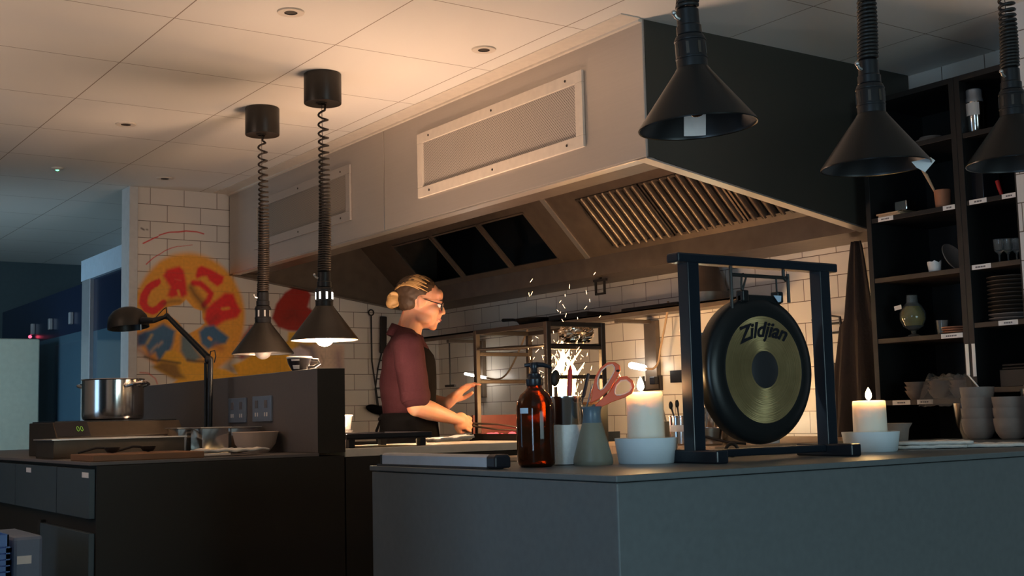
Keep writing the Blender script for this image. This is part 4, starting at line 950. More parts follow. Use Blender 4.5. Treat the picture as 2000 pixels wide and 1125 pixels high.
# apron hanging between hood and shelving
b = B(); nu, nv = 26, 30; g = []
for v in range(nv+1):
    f = v/nv; z = Z(.685)-f*.80; wd = .025+.115*min(1, f*1.05)**.8+(.02 if f > .43 else 0); row = []
    for u in range(nu+1):
        a = u/nu-.5; row.append(b.verts.new((4.06-.05*f+.020*sin(a*17+f*2)*(.35+f)-.05*(1-(2*a)**2)*(.3+f), 3.34+.01+a*2*wd-.02*f, z)))
    g.append(row)
for v in range(nv):
    for u in range(nu): b.faces.new((g[v][u], g[v][u+1], g[v+1][u+1], g[v+1][u]))
t = tag(mesh('hanging_apron', b, 'brown_cloth', smooth=True, solid=.006), 'dark brown apron hanging at the corner beside the black shelving', 'apron')
b = B(); tube(b, [(4.185, 3.43, Z(.69)), (4.183, 3.432, Z(.62)), (4.186, 3.418, Z(.5)), (4.184, 3.428, Z(.35))], .0035, 6); tag(mesh('wall_cable', b, 'cord', smooth=True), 'dark cable running down the tiles beside the hanging apron', 'cable')

# ------------------------------------------------------------------ island things
def island():
    # induction hob with pot
    t = thing('induction_hob', 'steel induction hob with black control panel on the island', 'hob', (1.245, 4.88, TOP))
    b = B(); prism(b, [(0, 0), (0, .078), (.055, .132), (.42, .132), (.42, 0)], (.50, 0, 0), (0, 0, 0), (0, 1, 0)); mesh('hob_body', b, 'hob_steel', t, bevel=.003)
    b = B(); box(b, (.01, .06, .132), (.49, .41, .137)); mesh('glass_top', b, 'plastic_black', t, bevel=.001)
    b = B(); prism(b, [(-.0016, .078), (.0535, .1325), (.055, .131), (.0005, .077)], (.125, 0, 0), (.005, 0, 0), (0, 1, 0)); p_ = mesh('control_panel', b, 'plastic_black', t)
    b = B()
    for k in range(2): tube(b, [(.088+.014*k+.0045*cos(a*pi/8), .0240+.009*sin(a*pi/8), .1060+.009*sin(a*pi/8)) for a in range(16)], .0009, 5, True)
    mesh('display', b, 'display', p_)
    pz = TOP+.1375
    pc = ond(232, 800, 4.98)
    t = thing('stock_pot', 'shiny steel stock pot standing on the induction hob', 'pot', (1.525, 5.10, pz))
    r = .122; h = .165
    b = B(); lathe(b, [(0, 0), (r-.012, 0), (r-.003, .006), (r, .018), (r, h-.004), (r+.004, h), (r+.002, h+.002), (r-.003, h-.004), (r-.003, .02), (0, .012)], 64); mesh('pot_body', b, 'steel_shiny', t, smooth=True)
    for a in (radians(-62), radians(118)):
        q = Matrix.Rotation(a, 3, 'Z'); b = B(); tube(b, [q @ Vector(v) for v in ((r-.002, -.048, h-.03), (r+.030, -.044, h-.022), (r+.042, -.018, h-.018), (r+.042, .018, h-.018), (r+.030, .044, h-.022), (r-.002, .048, h-.03))], .0065, 8); mesh('pot_handle', b, 'steel_shiny', t, smooth=True)
    # long steel tray
    t = thing('baking_tray', 'long deep steel tray in front of the hob on the island', 'tray', (1.155, 4.56, TOP), radians(-1))
    b = B(); l, w, hh = .475, .27, .066
    box(b, (0, 0, .001), (l, w, .005)); box(b, (0, 0, .005), (l, .004, hh)); box(b, (0, w-.004, .005), (l, w, hh)); box(b, (0, .004, .005), (.004, w-.004, hh)); box(b, (l-.004, .004, .005), (l, w-.004, hh)); mesh('tray_body', b, 'hob_steel', t, bevel=.0015)
    b = B()
    for q in ((-.008, -.008, l+.008, .002), (-.008, w-.002, l+.008, w+.008), (-.008, .002, .002, w-.002), (l-.002, .002, l+.008, w-.002)): box(b, (q[0], q[1], hh), (q[2], q[3], hh+.005))
    mesh('tray_rim', b, 'steel', t, bevel=.001)
    # wooden board and dark spoons
    t = tag(mesh('chopping_board', (lambda b: (box(b, (0, 0, 0), (.37, .27, .022)), b)[-1])(B()), 'wood', loc=(1.15, 4.05, TOP), bevel=.003), 'brown wooden chopping board at the front corner of the island', 'chopping board')
    for i, (px, lab) in enumerate(((232, 'dark ladle lying on the chopping board, nearer the left'), (287, 'dark ladle lying on the chopping board, nearer the paper napkins'))):
        p = onz(px, 880, TOP+.0225); p = Vector((1.255+.125*i, 4.20+.01*i, TOP+.0225)); t = thing('ladle', lab, 'ladle', p, radians(150), group='dark ladles on the board')
        b = B(); lathe(b, [(0, 0), (.016, .003), (.024, .012), (.026, .020), (.024, .020), (.014, .006), (0, .004)], 24); mesh('ladle_bowl', b, 'soot', t, smooth=True)
        b = B(); tube(b, [(.024, 0, .018), (.05, .004, .020), (.11, .006, .004)], .004, 8); mesh('ladle_handle', b, 'soot', t, smooth=True)
    p = Vector((1.46, 4.10, TOP+.0225)); b = B(); box(b, (0, 0, 0), (.17, .05, .006)); tag(mesh('thin_strip', b, 'label', loc=(1.53, 4.27, TOP+.0005)), 'pale flat strip at the right end of the chopping board', 'strip')
    # steel containers
    def pan(label, loc, w, l, h, rz=0):
        t = thing('gastro_pan', label, 'pan', loc, rz, group='steel pans by the upstand')
        b = B(); box(b, (-w/2, -l/2, 0), (w/2, l/2, h)); bmesh.ops.delete(b, geom=[f for f in b.faces if f.normal.z > .5 or all(abs(v.co.z-h) < 1e-5 for v in f.verts)], context='FACES_ONLY'); mesh('pan_body', b, 'steel_shiny', t, bevel=.02, smooth=True, solid=.002)
        b = B(); e = .010
        for q in ((-w/2-e, -l/2-e, -w/2, l/2+e), (w/2, -l/2-e, w/2+e, l/2+e), (-w/2, -l/2-e, w/2, -l/2), (-w/2, l/2, w/2, l/2+e)): box(b, (q[0], q[1], h-.002), (q[2], q[3], h+.001))
        mesh('pan_rim', b, 'steel', t)
        return t
    pan('steel pan nearer the hob, in the row against the upstand', (1.665, 4.635, TOP), .10, .12, .10)
    pan('steel pan beside the white salad bowl, against the upstand', (1.705, 4.49, TOP), .10, .12, .10)
    pan('long steel pan behind the white salad bowl, against the upstand', (1.85, 4.60, TOP), .11, .20, .098)
    p = Vector((1.838, 4.372, TOP)); t = tag(mesh('salad_bowl', (lambda b: (lathe(b, [(0, 0), (.045, 0), (.052, .006), (.075, .035), (.084, .074), (.087, .078), (.084, .080), (.071, .036), (.048, .010), (0, .008)], 52), b)[-1])(B()), 'cream', smooth=True, loc=p), 'wide pale bowl at the end of the island below the sockets', 'bowl')
    # paper napkins
    b = B(); nx = 18; g = [[b.verts.new(((u/nx-.5)*.24, (v/nx-.5)*.13, .012+.010*noise.noise((u*.28, v*.28, 5)))) for v in range(nx+1)] for u in range(nx+1)]
    for u in range(nx):
        for v in range(nx): b.faces.new((g[u][v], g[u+1][v], g[u+1][v+1], g[u][v+1]))
    o = mesh('cloth_napkin', b, 'cloth', smooth=True, solid=.006, loc=(1.65, 4.15, TOP+.008)); tag(o, 'crumpled pale cloth at the right end of the chopping board', 'cloth')
    # desk lamp
    base = onx(406, 822, 1.83); e1 = onx(408, 703, 1.83); e2 = onx(326, 618, 1.80); hd = onx(300, 626, 1.74); end = onx(192, 626, 1.60)
    t = thing('desk_lamp', 'black spring-arm desk lamp clamped on the island beside the upstand', 'desk lamp', (base.x, base.y, TOP)); O = Vector((base.x, base.y, TOP))
    e1 = e1-O; e2 = e2-O; hd = hd-O; end = end-O
    b = B(); lathe(b, [(0, 0), (.05, 0), (.052, .012), (.03, .022), (0, .024)], 32); mesh('lamp_base', b, 'black', t, smooth=True)
    sd = Vector((.3, -.95, 0)); v0 = Vector((0, 0, .02))
    b = B(); tube(b, [v0+sd*.010, e1+sd*.010], .011, 12); tube(b, [v0-sd*.014, e1-sd*.020+Vector((0, 0, -.01))], .007, 10); mesh('lower_arm', b, 'black', t, smooth=True)
    b = B(); tube(b, [e1+sd*.008, e2+sd*.004], [.013, .010], 12); d = (e2-e1).normalized(); tube(b, [e1+Vector((0, 0, .02)), e1+(e2-e1)*.4+Vector((0, 0, .017)), e2+Vector((0, 0, .012))], .004, 8); mesh('upper_arm', b, 'black', t, smooth=True)
    b = B(); ell(b, e1, (.018, .018, .018)); ell(b, e2, (.014, .014, .014)); mesh('joint', b, 'black', t, smooth=True)
    b = B(); tube(b, [e1+Vector((0, -.004, .002)), e1+Vector((.004, -.01, .035)), e1+Vector((.012, -.034, .036)), e1+Vector((.012, -.045, .012)), e1+Vector((.01, -.034, -.012))], .0025, 6); tube(b, [e2, e2+Vector((-.002, .0, .02)), e2+Vector((0, .01, .040)), e2+Vector((0, .05, .034)), hd+Vector((0, .01, .0)), hd], .0022, 6); mesh('lamp_cable', b, 'black', t, smooth=True)
    ax = (end-hd).normalized(); b = B(); tube(b, [e2, hd, hd+ax*.07], [.008, .012, .016], 12); mesh('head_bracket', b, 'black', t, smooth=True)
    b = B(); q = Vector((0, 0, 1)).rotation_difference(Vector((ax.x*.12, ax.y*.12, 1)).normalized()).to_matrix(); cen = hd+ax*.165+Vector((0, 0, -.004))
    outer = [(.010, .062), (.035, .060), (.062, .046), (.082, .022), (.088, -.010), (.089, -.030)]; inner = [(.086, -.030), (.084, -.010), (.078, .020), (.058, .043), (.03, .056), (0, .057)]
    lathe(b, [(0, .063)]+outer+inner, 40, cen, q); mesh('lamp_shade', b, 'shade', t, smooth=True)
    b = B(); tube(b, [cen+Vector((.03, -.082, -.01)), cen+Vector((.03, -.084, -.045))], .004, 6); mesh('shade_clip', b, 'steel_shiny', t, smooth=True)
    # coffee cup on upstand
    p = onz(566, 722, Z(.187)); p = Vector((1.985, 4.30, Z(.1875))); t = thing('coffee_cup', 'black and white cup on the upstand top below the lamps', 'cup', p)
    b = B(); lathe(b, [(0, 0), (.026, 0), (.030, .006), (.043, .030), (.047, .050), (.045, .050), (.040, .030), (.026, .009), (0, .007)], 40); mesh('cup_body', b, 'plastic_black', t, smooth=True)
    b = B(); lathe(b, [(.0445, .0475), (.048, .049), (.0485, .054), (.044, .0555), (0, .052)], 40); mesh('cup_lid', b, 'white', t, smooth=True)
    b = B(); tube(b, [(.042, -.020, .044), (.060, -.034, .042), (.066, -.038, .028), (.050, -.028, .016), (.036, -.018, .014)], .006, 8); mesh('cup_handle', b, 'plastic_black', t, smooth=True)
    b = B(); 
    for i in range(6):
        a1 = radians(205)+i*.12; a2 = a1+.12
        b.faces.new([b.verts.new((.0335*cos(a1), .0335*sin(a1), .008)), b.verts.new((.0335*cos(a2), .0335*sin(a2), .008)), b.verts.new((.0468*cos(a2), .0468*sin(a2), .044)), b.verts.new((.0468*cos(a1), .0468*sin(a1), .044))])
    l = mesh('white_stripe', b, 'white', t)
    # crates at the lower left
    cx = ond(20, 1045, 3.9)
    t = thing('plastic_crate', 'blue ribbed plastic crate beside the island drawers', 'crate', (.595, 4.02, .5205))
    b = B(); w, l, hh = .30, .42, .22
    for k in range(12):
        z = k*hh/12
        for q in ((0, 0, .006, l), (w-.006, 0, w, l), (0, 0, w, .006), (0, l-.006, w, l)): box(b, (q[0]-(.004 if k % 2 else 0), q[1], z), (q[2]+(.004 if k % 2 else 0), q[3], z+hh/12-.004))
    mesh('crate_ribs', b, 'crate', t)
    b = B(); box(b, (.003, .003, 0), (w-.003, l-.003, .008))
    for x in (.0, w-.012):
        for y in (.0, l-.012): box(b, (x, y, 0), (x+.012, y+.012, hh))
    mesh('crate_frame', b, 'crate', t)
    t = thing('bottle_rack', 'blue crate of glasses stacked on the ribbed crate', 'crate', (.597, 4.03, .741)); b = B()
    for q in ((0, 0, .005, .40), (.291, 0, .296, .40), (0, 0, .296, .005), (0, .395, .296, .40)): box(b, (q[0], q[1], 0), (q[2], q[3], .035))
    mesh('crate_wall', b, 'crate', t)
    b = B(); box(b, (0, 0, 0), (.56, .55, .52)); tag(mesh('low_cabinet', b, 'crate_grey', loc=(.52, 3.98, 0), bevel=.01), 'grey low cabinet under the blue crates', 'cabinet')
    b = B(); box(b, (0, 0, 0), (.09, .34, .245)); t = tag(mesh('grey_tub', b, 'crate_grey', loc=(.912, 4.06, .5205), bevel=.012), 'grey plastic tub with small white label beside the blue crate', 'tub')
    b = B(); box(b, (.012, -.001, .16), (.055, 0, .185)); l = mesh('label', b, 'label', t); l['label'] = 'small white label'
island()
# white fridge in the hall
t = thing('upright_fridge', 'pale upright fridge in the blue hallway at the far left', 'fridge', (1.45, 8.70, 0))
b = B(); box(b, (0, .03, 0), (.66, .7, Z(.60))); mesh('fridge_body', b, 'fridge', t, bevel=.01)
b = B(); box(b, (.005, 0, .1), (.655, .03, Z(.595))); mesh('fridge_door', b, 'fridge', t, bevel=.008)
b = B(); tube(b, [(.06, 0, .9), (.06, -.035, .92), (.06, -.035, 1.25), (.06, 0, 1.27)], .010, 8); mesh('door_handle', b, 'alu', t, smooth=True)

# ------------------------------------------------------------------ cooking line
def kitchen():
    # grill
    gx0, gx1, gy0, gy1 = 3.12, 3.50, 4.25, 4.89
    t = thing('charcoal_grill', 'open charcoal grill with glowing red embers in front of the cook', 'grill', (gx0, gy0, 0)); w = gx1-gx0; l = gy1-gy0
    b = B(); box(b, (0, 0, 0), (w, l, TOP-.06)); mesh('grill_base', b, 'steel_dirty', t)
    b = B(); box(b, (0, 0, TOP-.0595), (.012, l, Z(-.078))); box(b, (0, 0, TOP-.0595), (w, .012, Z(-.078))); mesh('front_wall', b, 'soot', t)
    b = B(); box(b, (w-.012, .20, TOP-.0595), (w, l, Z(.012))); box(b, (w-.012, .012, TOP-.0595), (w, .20, Z(-.080))); mesh('rear_wall', b, 'grill_red', t)
    b = B(); box(b, (.012, l-.012, TOP-.0595), (w-.012, l, Z(.008))); mesh('side_wall', b, 'grill_red', t)
    b = B(); random.seed(3)
    for i in range(70):
        ell(b, (random.uniform(.04, w-.04), random.uniform(.05, l-.05), Z(-.115)+random.uniform(0, .03)), (random.uniform(.015, .03), random.uniform(.018, .035), random.uniform(.010, .022)), Matrix.Rotation(random.uniform(0, 3), 3, 'Z'), 8, 5)
    for v in b.verts: v.co += v.co.normalized()*.004*noise.noise(v.co*60)
    o = mesh('charcoal_bed', b, 'coal', t, smooth=True); o['kind'] = 'stuff'
    b = B()
    for i in range(22): ell(b, (random.uniform(.03, w-.12), random.uniform(.06, .30), Z(-.075)+random.uniform(0, .05)), (.026, .03, .02), Matrix.Rotation(random.uniform(0, 3), 3, 'Z'), 9, 6)
    o = mesh('hot_embers', b, 'coal_hot', t, smooth=True); o['kind'] = 'stuff'
    # frame around the fire
    fx0, fx1, fy0, fy1 = 3.13, 3.43, 4.27, 4.83; zt = Z(.402)
    t = thing('grill_rack', 'tall iron rack frame standing over the fire, with two rack levels', 'rack frame', (0, 0, 0))
    zb_ = Z(-.078)
    for i, (x, y) in enumerate(((fx0, fy0), (fx0, fy1), (fx1, fy0), (fx1, fy1))):
        b = B(); z0 = Z(-.078) if x == fx0 else TOP-.06
        bar(b, (x, y, z0), (x, y, zt), .024, .024, (1, 0, 0)); mesh('post', b, 'iron', t, bevel=.003)
    b = B()
    for a, c in (((fx0, fy0), (fx0, fy1)), ((fx0, fy0), (fx1, fy0)), ((fx1, fy0), (fx1, fy1)), ((fx0, fy1), (fx1, fy1))): bar(b, (*a, zt-.010), (*c, zt-.010), .020)
    mesh('top_frame', b, 'soot', t, bevel=.002)
    for k, z in enumerate((.292, .163)):
        for y in (fy0, fy1):
            b = B(); bar(b, (fx0, y, Z(z)), (fx1, y, Z(z)), .018, .018); mesh('side_rail', b, 'iron', t, bevel=.003)
    b = B(); tube(b, [(fx0-.0, fy1-.02, Z(.312)), (fx0+.12, fy1-.10, Z(.316)), (fx1, fy1-.22, Z(.322))], [.006, .010, .009], 8); tag(mesh('iron_skewer', b, 'soot', smooth=True), 'dark iron skewer laid across the upper rack rail', 'skewer')
    b = B()
    y_ = fy0
    ell(b, (0, 0, 0), (.085, .065, .045), None, 40, 26)
    for v in b.verts:
        n = noise.noise(v.co*38)*.016+noise.noise(v.co*90)*.008; v.co += v.co.normalized()*n
        if v.co.z < -.036: v.co.z = -.036
    tag(mesh('foil_parcel', b, 'foil', loc=(3.345, fy0+.075, Z(.353)), smooth=False), 'crumpled silver foil parcel on the upper rack at the right', 'foil parcel')
    b = B(); box(b, (0, 0, 0), (.28, .16, .006)); tag(mesh('rack_plate', b, 'soot', loc=(3.145, fy0+.0, Z(.3015))), 'blackened plate under the foil parcel', 'plate')
    # fire
    t = thing('fire', 'bright fire burning in the grill behind the amber bottle', 'fire', (3.33, 4.43, Z(-.06)))
    random.seed(11)
    def tongue(b, x, y, z0, h, r, ph):
        n = 12; rings = []
        for k in range(n+1):
            f = k/n; rr = r*(1-f)**.7*(.45+1.1*sin(pi*min(1, f*1.25+.12))*.6)
            cx = x+.035*sin(f*4+ph)*f; cy = y+.045*sin(f*5+ph*1.7)*f
            rings.append([b.verts.new((cx+rr*cos(2*pi*i/10), cy+rr*sin(2*pi*i/10), z0+h*f)) for i in range(10)])
        for k in range(n):
            for i in range(10): b.faces.new((rings[k][i], rings[k][(i+1) % 10], rings[k+1][(i+1) % 10], rings[k+1][i]))
    for (x, y, z0, h, r) in ((0, .0, 0, .33, .058), (.02, -.05, .02, .27, .046), (-.02, .06, .0, .26, .044), (.03, .10, .01, .20, .030), (-.01, -.10, .03, .24, .028), (.0, .03, .10, .26, .046), (.02, -.01, .18, .17, .036), (.01, .12, .06, .16, .022), (0, -.07, .16, .22, .022), (-.01, .08, .16, .18, .024), (.02, .045, .25, .14, .02)):
        b = B(); tongue(b, x, y, z0, h, r, random.uniform(0, 6)); mesh('flame', b, 'flame' if r > .035 else 'flame_outer', t, smooth=True)
    b = B(); random.seed(5)
    for i in range(420):
        a = random.uniform(0, 2*pi); rr = abs(random.gauss(0, .075)); z = random.uniform(.02, .40)
        if random.random() < .07: z += random.uniform(.1, .35); rr *= 1.8
        c = Vector((rr*cos(a)*.8, rr*sin(a)*1.2, z)); d = Vector((random.gauss(0, .5), random.gauss(0, .6), random.choice((1, 1, -.8)))).normalized(); L = random.uniform(.008, .026); rd = random.uniform(.0006, .0010)
        tube(b, [c-d*L/2, c, c+d*L/2], [rd*.4, rd, rd*.4], 5)
    o = tag(mesh('sparks', b, 'spark', loc=(3.33, 4.43, Z(-.06))), 'bright orange sparks flying up around the fire', 'sparks'); o['kind'] = 'stuff'
    # long wall shelf
    sx = 3.93
    t = thing('wall_shelf', 'long steel shelf on brackets along the rear tiled wall', 'shelf', (0, 0, 0))
    b = B(); box(b, (sx, 3.92, Z(.494)), (BX-.001, 6.72, Z(.506))); box(b, (sx, 3.92, Z(.475)), (sx+.006, 6.72, Z(.506))); mesh('shelf_plate', b, 'steel_dirty', t, bevel=.002)
    for y in (4.80, 6.42):
        b = B(); box(b, (BX-.03, y-.045, Z(.12)), (BX-.001, y+.045, Z(.47))); box(b, (sx+.02, y-.015, Z(.455)), (BX-.03, y+.015, Z(.474))); mesh('bracket', b, 'steel_dirty', t, bevel=.002)
    p = onx(1050, 608, 4.06); t = thing('frying_pan', 'black frying pan lying on the wall shelf above the fire', 'pan', (4.06, p.y, Z(.5065)))
    b = B(); lathe(b, [(0, 0), (.10, 0), (.13, .035), (.128, .036), (.098, .004), (0, .004)], 40); mesh('pan_body', b, 'soot', t, smooth=True)
    b = B(); tube(b, [(-.02, .12, .03), (-.03, .2, .045), (-.035, .30, .05)], [.007, .008, .010], 8); mesh('pan_handle', b, 'soot', t, smooth=True)
    for i, (px, w_, h_, mt, lab, cat, nm) in enumerate(((1130, .34, .030, 'soot', 'flat dark baking tray on the wall shelf right of the pan', 'tray', 'dark_tray'), (1290, .42, .018, 'soot', 'long flat black tray sticking out on the wall shelf behind the gong stand', 'tray', 'dark_tray'))):
        p = onx(px, 590, 4.05); b = B(); box(b, (-.08, -w_/2, 0), (.08, w_/2, h_)); tag(mesh(nm, b, mt, loc=(4.05, p.y, Z(.5065)), bevel=.004), lab, cat)
    p = onx(1378, 560, 4.07); b = B(); lathe(b, [(0, 0), (.115, 0), (.118, .05), (.112, .055), (.070, .18), (.064, .19), (0, .19)], 36); tag(mesh('conical_sieve', b, 'steel_dirty', smooth=True, loc=(4.06, p.y, Z(.5065))), 'dark cone-shaped strainer on the shelf behind the left gong post', 'strainer')
    b = B(); box(b, (-.09, -.17, 0), (.09, .17, .055)); p = onx(1360, 572, 3.95); 
    # gooseneck lamps
    for pp, tip, lab in ((((1030, 645), (1018, 675), (1002, 710), (988, 732), (972, 741), (950, 738)), ((950, 738), (908, 730)), 'lit gooseneck lamp under the wall shelf behind the grill rack'), (((1305, 600), (1298, 640), (1290, 680), (1286, 706), (1276, 720), (1260, 719)), ((1260, 719), (1231, 713)), 'lit gooseneck lamp under the wall shelf behind the scissors')):
        pw = [onx(*q, 4.10) for q in pp]; tw = [onx(*q, 4.10) for q in tip]
        t = thing('gooseneck_lamp', lab, 'lamp', pw[0], group='gooseneck lamps on the wall shelf'); O = pw[0]
        pl = [q-O for q in pw]; 
        # smooth
        sm = []
        for k in range(len(pl)-1):
            for f in (0, .25, .5, .75):
                p0, p1, p2, p3 = pl[max(k-1, 0)], pl[k], pl[k+1], pl[min(k+2, len(pl)-1)]
                sm.append(.5*((2*p1)+(p2-p0)*f+(2*p0-5*p1+4*p2-p3)*f*f+(3*p1-p0-3*p2+p3)*f**3))
        sm.append(pl[-1]); sm.insert(0, Vector((0, 0, .03)))
        b = B(); tube(b, sm, .0055, 8); mesh('gooseneck', b, 'wood_pale', t, smooth=True)
        a_, c_ = tw[0]-O, tw[1]-O; rr = .008 if 'rack' in lab else .016
        b = B(); tube(b, [a_, a_+(c_-a_)*.1, a_+(c_-a_)*.9, c_], [rr*.8, rr, rr*1.05, rr*.8], 14); mesh('lamp_tip', b, 'led_white', t, smooth=True)
    # wall pieces
    def wallbox(px0, py0, px1, py1, d, m, name, lab, cat, **k):
        a = onx(px0, py0, BX-d); c = onx(px1, py1, BX-d); b = B(); z0, z1 = min(a.z, c.z), max(a.z, c.z); y0, y1 = min(a.y, c.y), max(a.y, c.y); box(b, (0, -(y1-y0)/2, 0), (d-.0006, (y1-y0)/2, z1-z0))
        return tag(mesh(name, b, m, loc=(BX-d, (y0+y1)/2, z0), **k), lab, cat)
    s = wallbox(1254, 735, 1290, 762, .02, 'iron', 'wall_socket', 'dark metal double socket on the tiles above the left candle', 'socket', bevel=.002)
    for y in (-.03, .035): b = B(); box(b, (-.001, y-.012, .05), (.0, y+.012, .08)); mesh('switch', b, 'label', s)
    b = B(); box(b, (-.03, -.06, .03), (0, -.02, .07)); q = mesh('plug', b, 'plastic_black', s, bevel=.004)
    wallbox(1308, 724, 1362, 745, .02, 'plastic_black', 'knife_rail', 'black knife rail on the tiles behind the left gong post', 'knife rail', bevel=.002)
    wallbox(1612, 710, 1668, 728, .03, 'shelf_edge', 'knife_rail', 'brown wooden rail on the tiles behind the right gong post', 'rail', bevel=.002)
    p = onx(1372, 690, 4.16); b = B(); tube(b, [(0, 0, .10), (0, 0, .02), (0, 0, -.035), (0, 0, -.045)], [.004, .012, .013, .008], 10); t = thing('knife', 'knife with orange handle on the tiles behind the gong', 'knife', (4.165, p.y, p.z)); mesh('handle', (lambda b: (tube(b, [(0, 0, .025), (0, 0, .01), (0, 0, -.09), (0, 0, -.10)], [.008, .014, .012, .008], 10), b)[-1])(B()), 'orange', t, smooth=True); b.free()
    b = B(); box(b, (-.001, -.016, .025), (.001, .016, .10)); mesh('blade', b, 'steel_shiny', t)
    # wire rack on the wall
    b = B(); a = onx(1590, 620, 4.17); c = onx(1648, 712, 4.17); y0, y1, z0, z1 = c.y, a.y, c.z, a.z
    tube(b, [(4.185, y1, z0+.05), (4.16, y1, z1-.01), (4.15, (y0+y1)/2, z1+.005), (4.16, y0, z1-.01), (4.185, y0, z0)], .006, 8)
    for z in (z1-.035, z1-.075): tube(b, [(4.17, y1, z), (4.17, y0, z)], .005, 8)
    tag(mesh('wire_rack', b, 'rubber', smooth=True), 'black wire rack hanging on the tiles behind the right gong post', 'wire rack')
    o = wallbox(1626, 800, 1664, 826, .05, 'blue', 'blue_box', 'blue box against the tiles left of the right candle', 'box', bevel=.003); o.location.z = TOP-.0045; o.scale.z = (onx(1640, 803, BX-.05).z-TOP+.0045)/max(v.co.z for v in o.data.vertices)
    # hood bracket hook
    a = onx(1172, 555, 3.96); b = B(); q = [(0, -.055, .02), (0, .05, .02)]; bar(b, q[0], q[1], .012); bar(b, (0, -.035, .02), (0, -.035, -.055), .010); bar(b, (0, .035, .02), (0, .035, -.055), .010); bar(b, (0, -.035, -.05), (0, .035, -.05), .010)
    bar(b, (0, 0, .02), (.02, 0, .10), .012); tag(mesh('hook_frame', b, 'soot', loc=a), 'small black square hook frame hanging from the hood rear edge', 'hook')
    # hanging tools on the painted wall
    t = thing('poker_rod', 'long iron poker with ring top hanging on the tiles left of the cook', 'poker', (0, 0, 0)); yy = MY-.02
    top = ony(725, 616, yy); bot = ony(731, 795, yy)
    b = B(); tube(b, [top+Vector((.018*cos(k*pi/8), 0, .018+.018*sin(k*pi/8))) for k in range(16)], .0045, 6, True); mesh('ring', b, 'soot', t, smooth=True)
    b = B(); tube(b, [top, top*.5+bot*.5+Vector((-.006, 0, 0)), bot+Vector((.03, 0, 0))], .0052, 8); mesh('rod', b, 'soot', t, smooth=True)
    t = thing('grill_basket', 'iron wire fish basket hanging on the tiles behind the cook', 'grill basket', (0, 0, 0)); yy = MY-.025
    L_ = [ony(*q, yy) for q in ((745, 690), (738, 720), (733, 760), (738, 800), (746, 822))]; R_ = [ony(*q, yy) for q in ((752, 690), (756, 720), (757, 760), (756, 800), (750, 822))]
    b = B(); tube(b, L_, .005, 6); tube(b, R_, .005, 6)
    for k in range(5):
        a = L_[min(k, 3)]*(1-.5*(k % 2))+L_[min(k+1, 4)]*(.5*(k % 2)); 
    for py in (704, 722, 740, 758, 776, 794, 812):
        f = lambda P, z: next(((P[i].lerp(P[i+1], (P[i].z-z)/(P[i].z-P[i+1].z))) for i in range(4) if P[i].z >= z >= P[i+1].z), P[-1])
        z = ony(745, py, yy).z; tube(b, [f(L_, z), f(R_, z)], .004, 6)
    mesh('wire_frame', b, 'soot', t, smooth=True)
    b = B(); u0 = ony(749, 618, yy); u1 = ony(748, 690, yy); bar(b, u0, u1, .048, .014, (0, 1, 0)); mesh('handle', b, 'soot', t, bevel=.006)
    p = ony(735, 800, MY-.045); b = B(); ell(b, (0, 0, 0), (.075, .03, .028), Matrix.Rotation(.25, 3, 'Y')); tag(mesh('oven_glove', b, 'apron', smooth=True, loc=p), 'dark cloth bundle hanging on the tiles below the fish basket', 'cloth')
    # pass things
    t = thing('black_tray', 'shallow black tray on the pass beside the upstand', 'tray', (2.052, 4.045, TOP+.0125))
    b = B(); box(b, (0, 0, .030), (.36, .37, .034)); 
    for q in ((0, 0, .36, .006), (0, .364, .36, .37), (0, .006, .006, .364), (.354, .006, .36, .364)): box(b, (q[0], q[1], .034), (q[2], q[3], .052))
    mesh('tray_body', b, 'plastic_black', t, bevel=.002)
    for x, y in ((.03, .03), (.33, .03), (.03, .34), (.33, .34)):
        b = B(); box(b, (x-.012, y-.012, 0), (x+.012, y+.012, .0305)); mesh('foot', b, 'plastic_black', t)
    b = B(); nx = 18; g = [[b.verts.new(((u/nx-.5)*.17, (v/nx-.5)*.10, .010+.008*noise.noise((u*.3, v*.3, 2))+.018*max(0, u/nx-.55))) for v in range(nx+1)] for u in range(nx+1)]
    for u in range(nx):
        for v in range(nx): b.faces.new((g[u][v], g[u+1][v], g[u+1][v+1], g[u][v+1]))
    tag(mesh('folded_cloth', b, 'cloth', smooth=True, solid=.012, loc=(2.52, 4.10, TOP+.022)), 'folded white cloth on the pass, right of the black tray', 'cloth')
    b = B(); lathe(b, [(0, 0), (.02, 0), (.022, .02), (.02, .024), (0, .024)], 24); tag(mesh('jar_lid', b, 'white', smooth=True, loc=(2.455, 4.20, TOP+.0125)), 'small white lid standing beside the folded cloth', 'lid')
    # deli tubs with shiny lid under the lamp
    for i in range(2):
        t = thing('deli_tub', ['lower clear food tub on the pass behind the black tray', 'upper clear food tub with bright lid behind the black tray'][i], 'tub', (2.24, 4.475, TOP+.0125+.0005+i*.0615), group='clear food tubs'); 
        b = B(); lathe(b, [(0, 0), (.042, 0), (.050, .058), (.0485, .058), (.041, .003), (0, .003)], 36); mesh('tub_body', b, 'clear', t, smooth=True)
        b = B(); lathe(b, [(.0485, .0565), (.0525, .0565), (.0525, .061), (0, .061)], 36); mesh('tub_lid', b, 'clear' if i == 0 else 'white', t, smooth=True)
    b = B(); lathe(b, [(0, 0), (.017, 0), (.017, .012), (.013, .018), (.010, .045), (.004, .052), (0, .053)], 20); tag(mesh('bottle_nozzle', b, 'white', smooth=True, loc=(2.226, 4.462, TOP+.0125+.001+.1225)), 'white cone-shaped cap standing on the clear food tubs', 'cap')
    # rear counter things
    RC = TOP-.0045
    def rc(px, d): p = ond(px, 850, d); return Vector((p.x, p.y, RC))
    p = rc(1333, 4.55); t = thing('cutlery_pot', 'steel pot with white label band and tools, behind the left gong post', 'utensil pot', p)
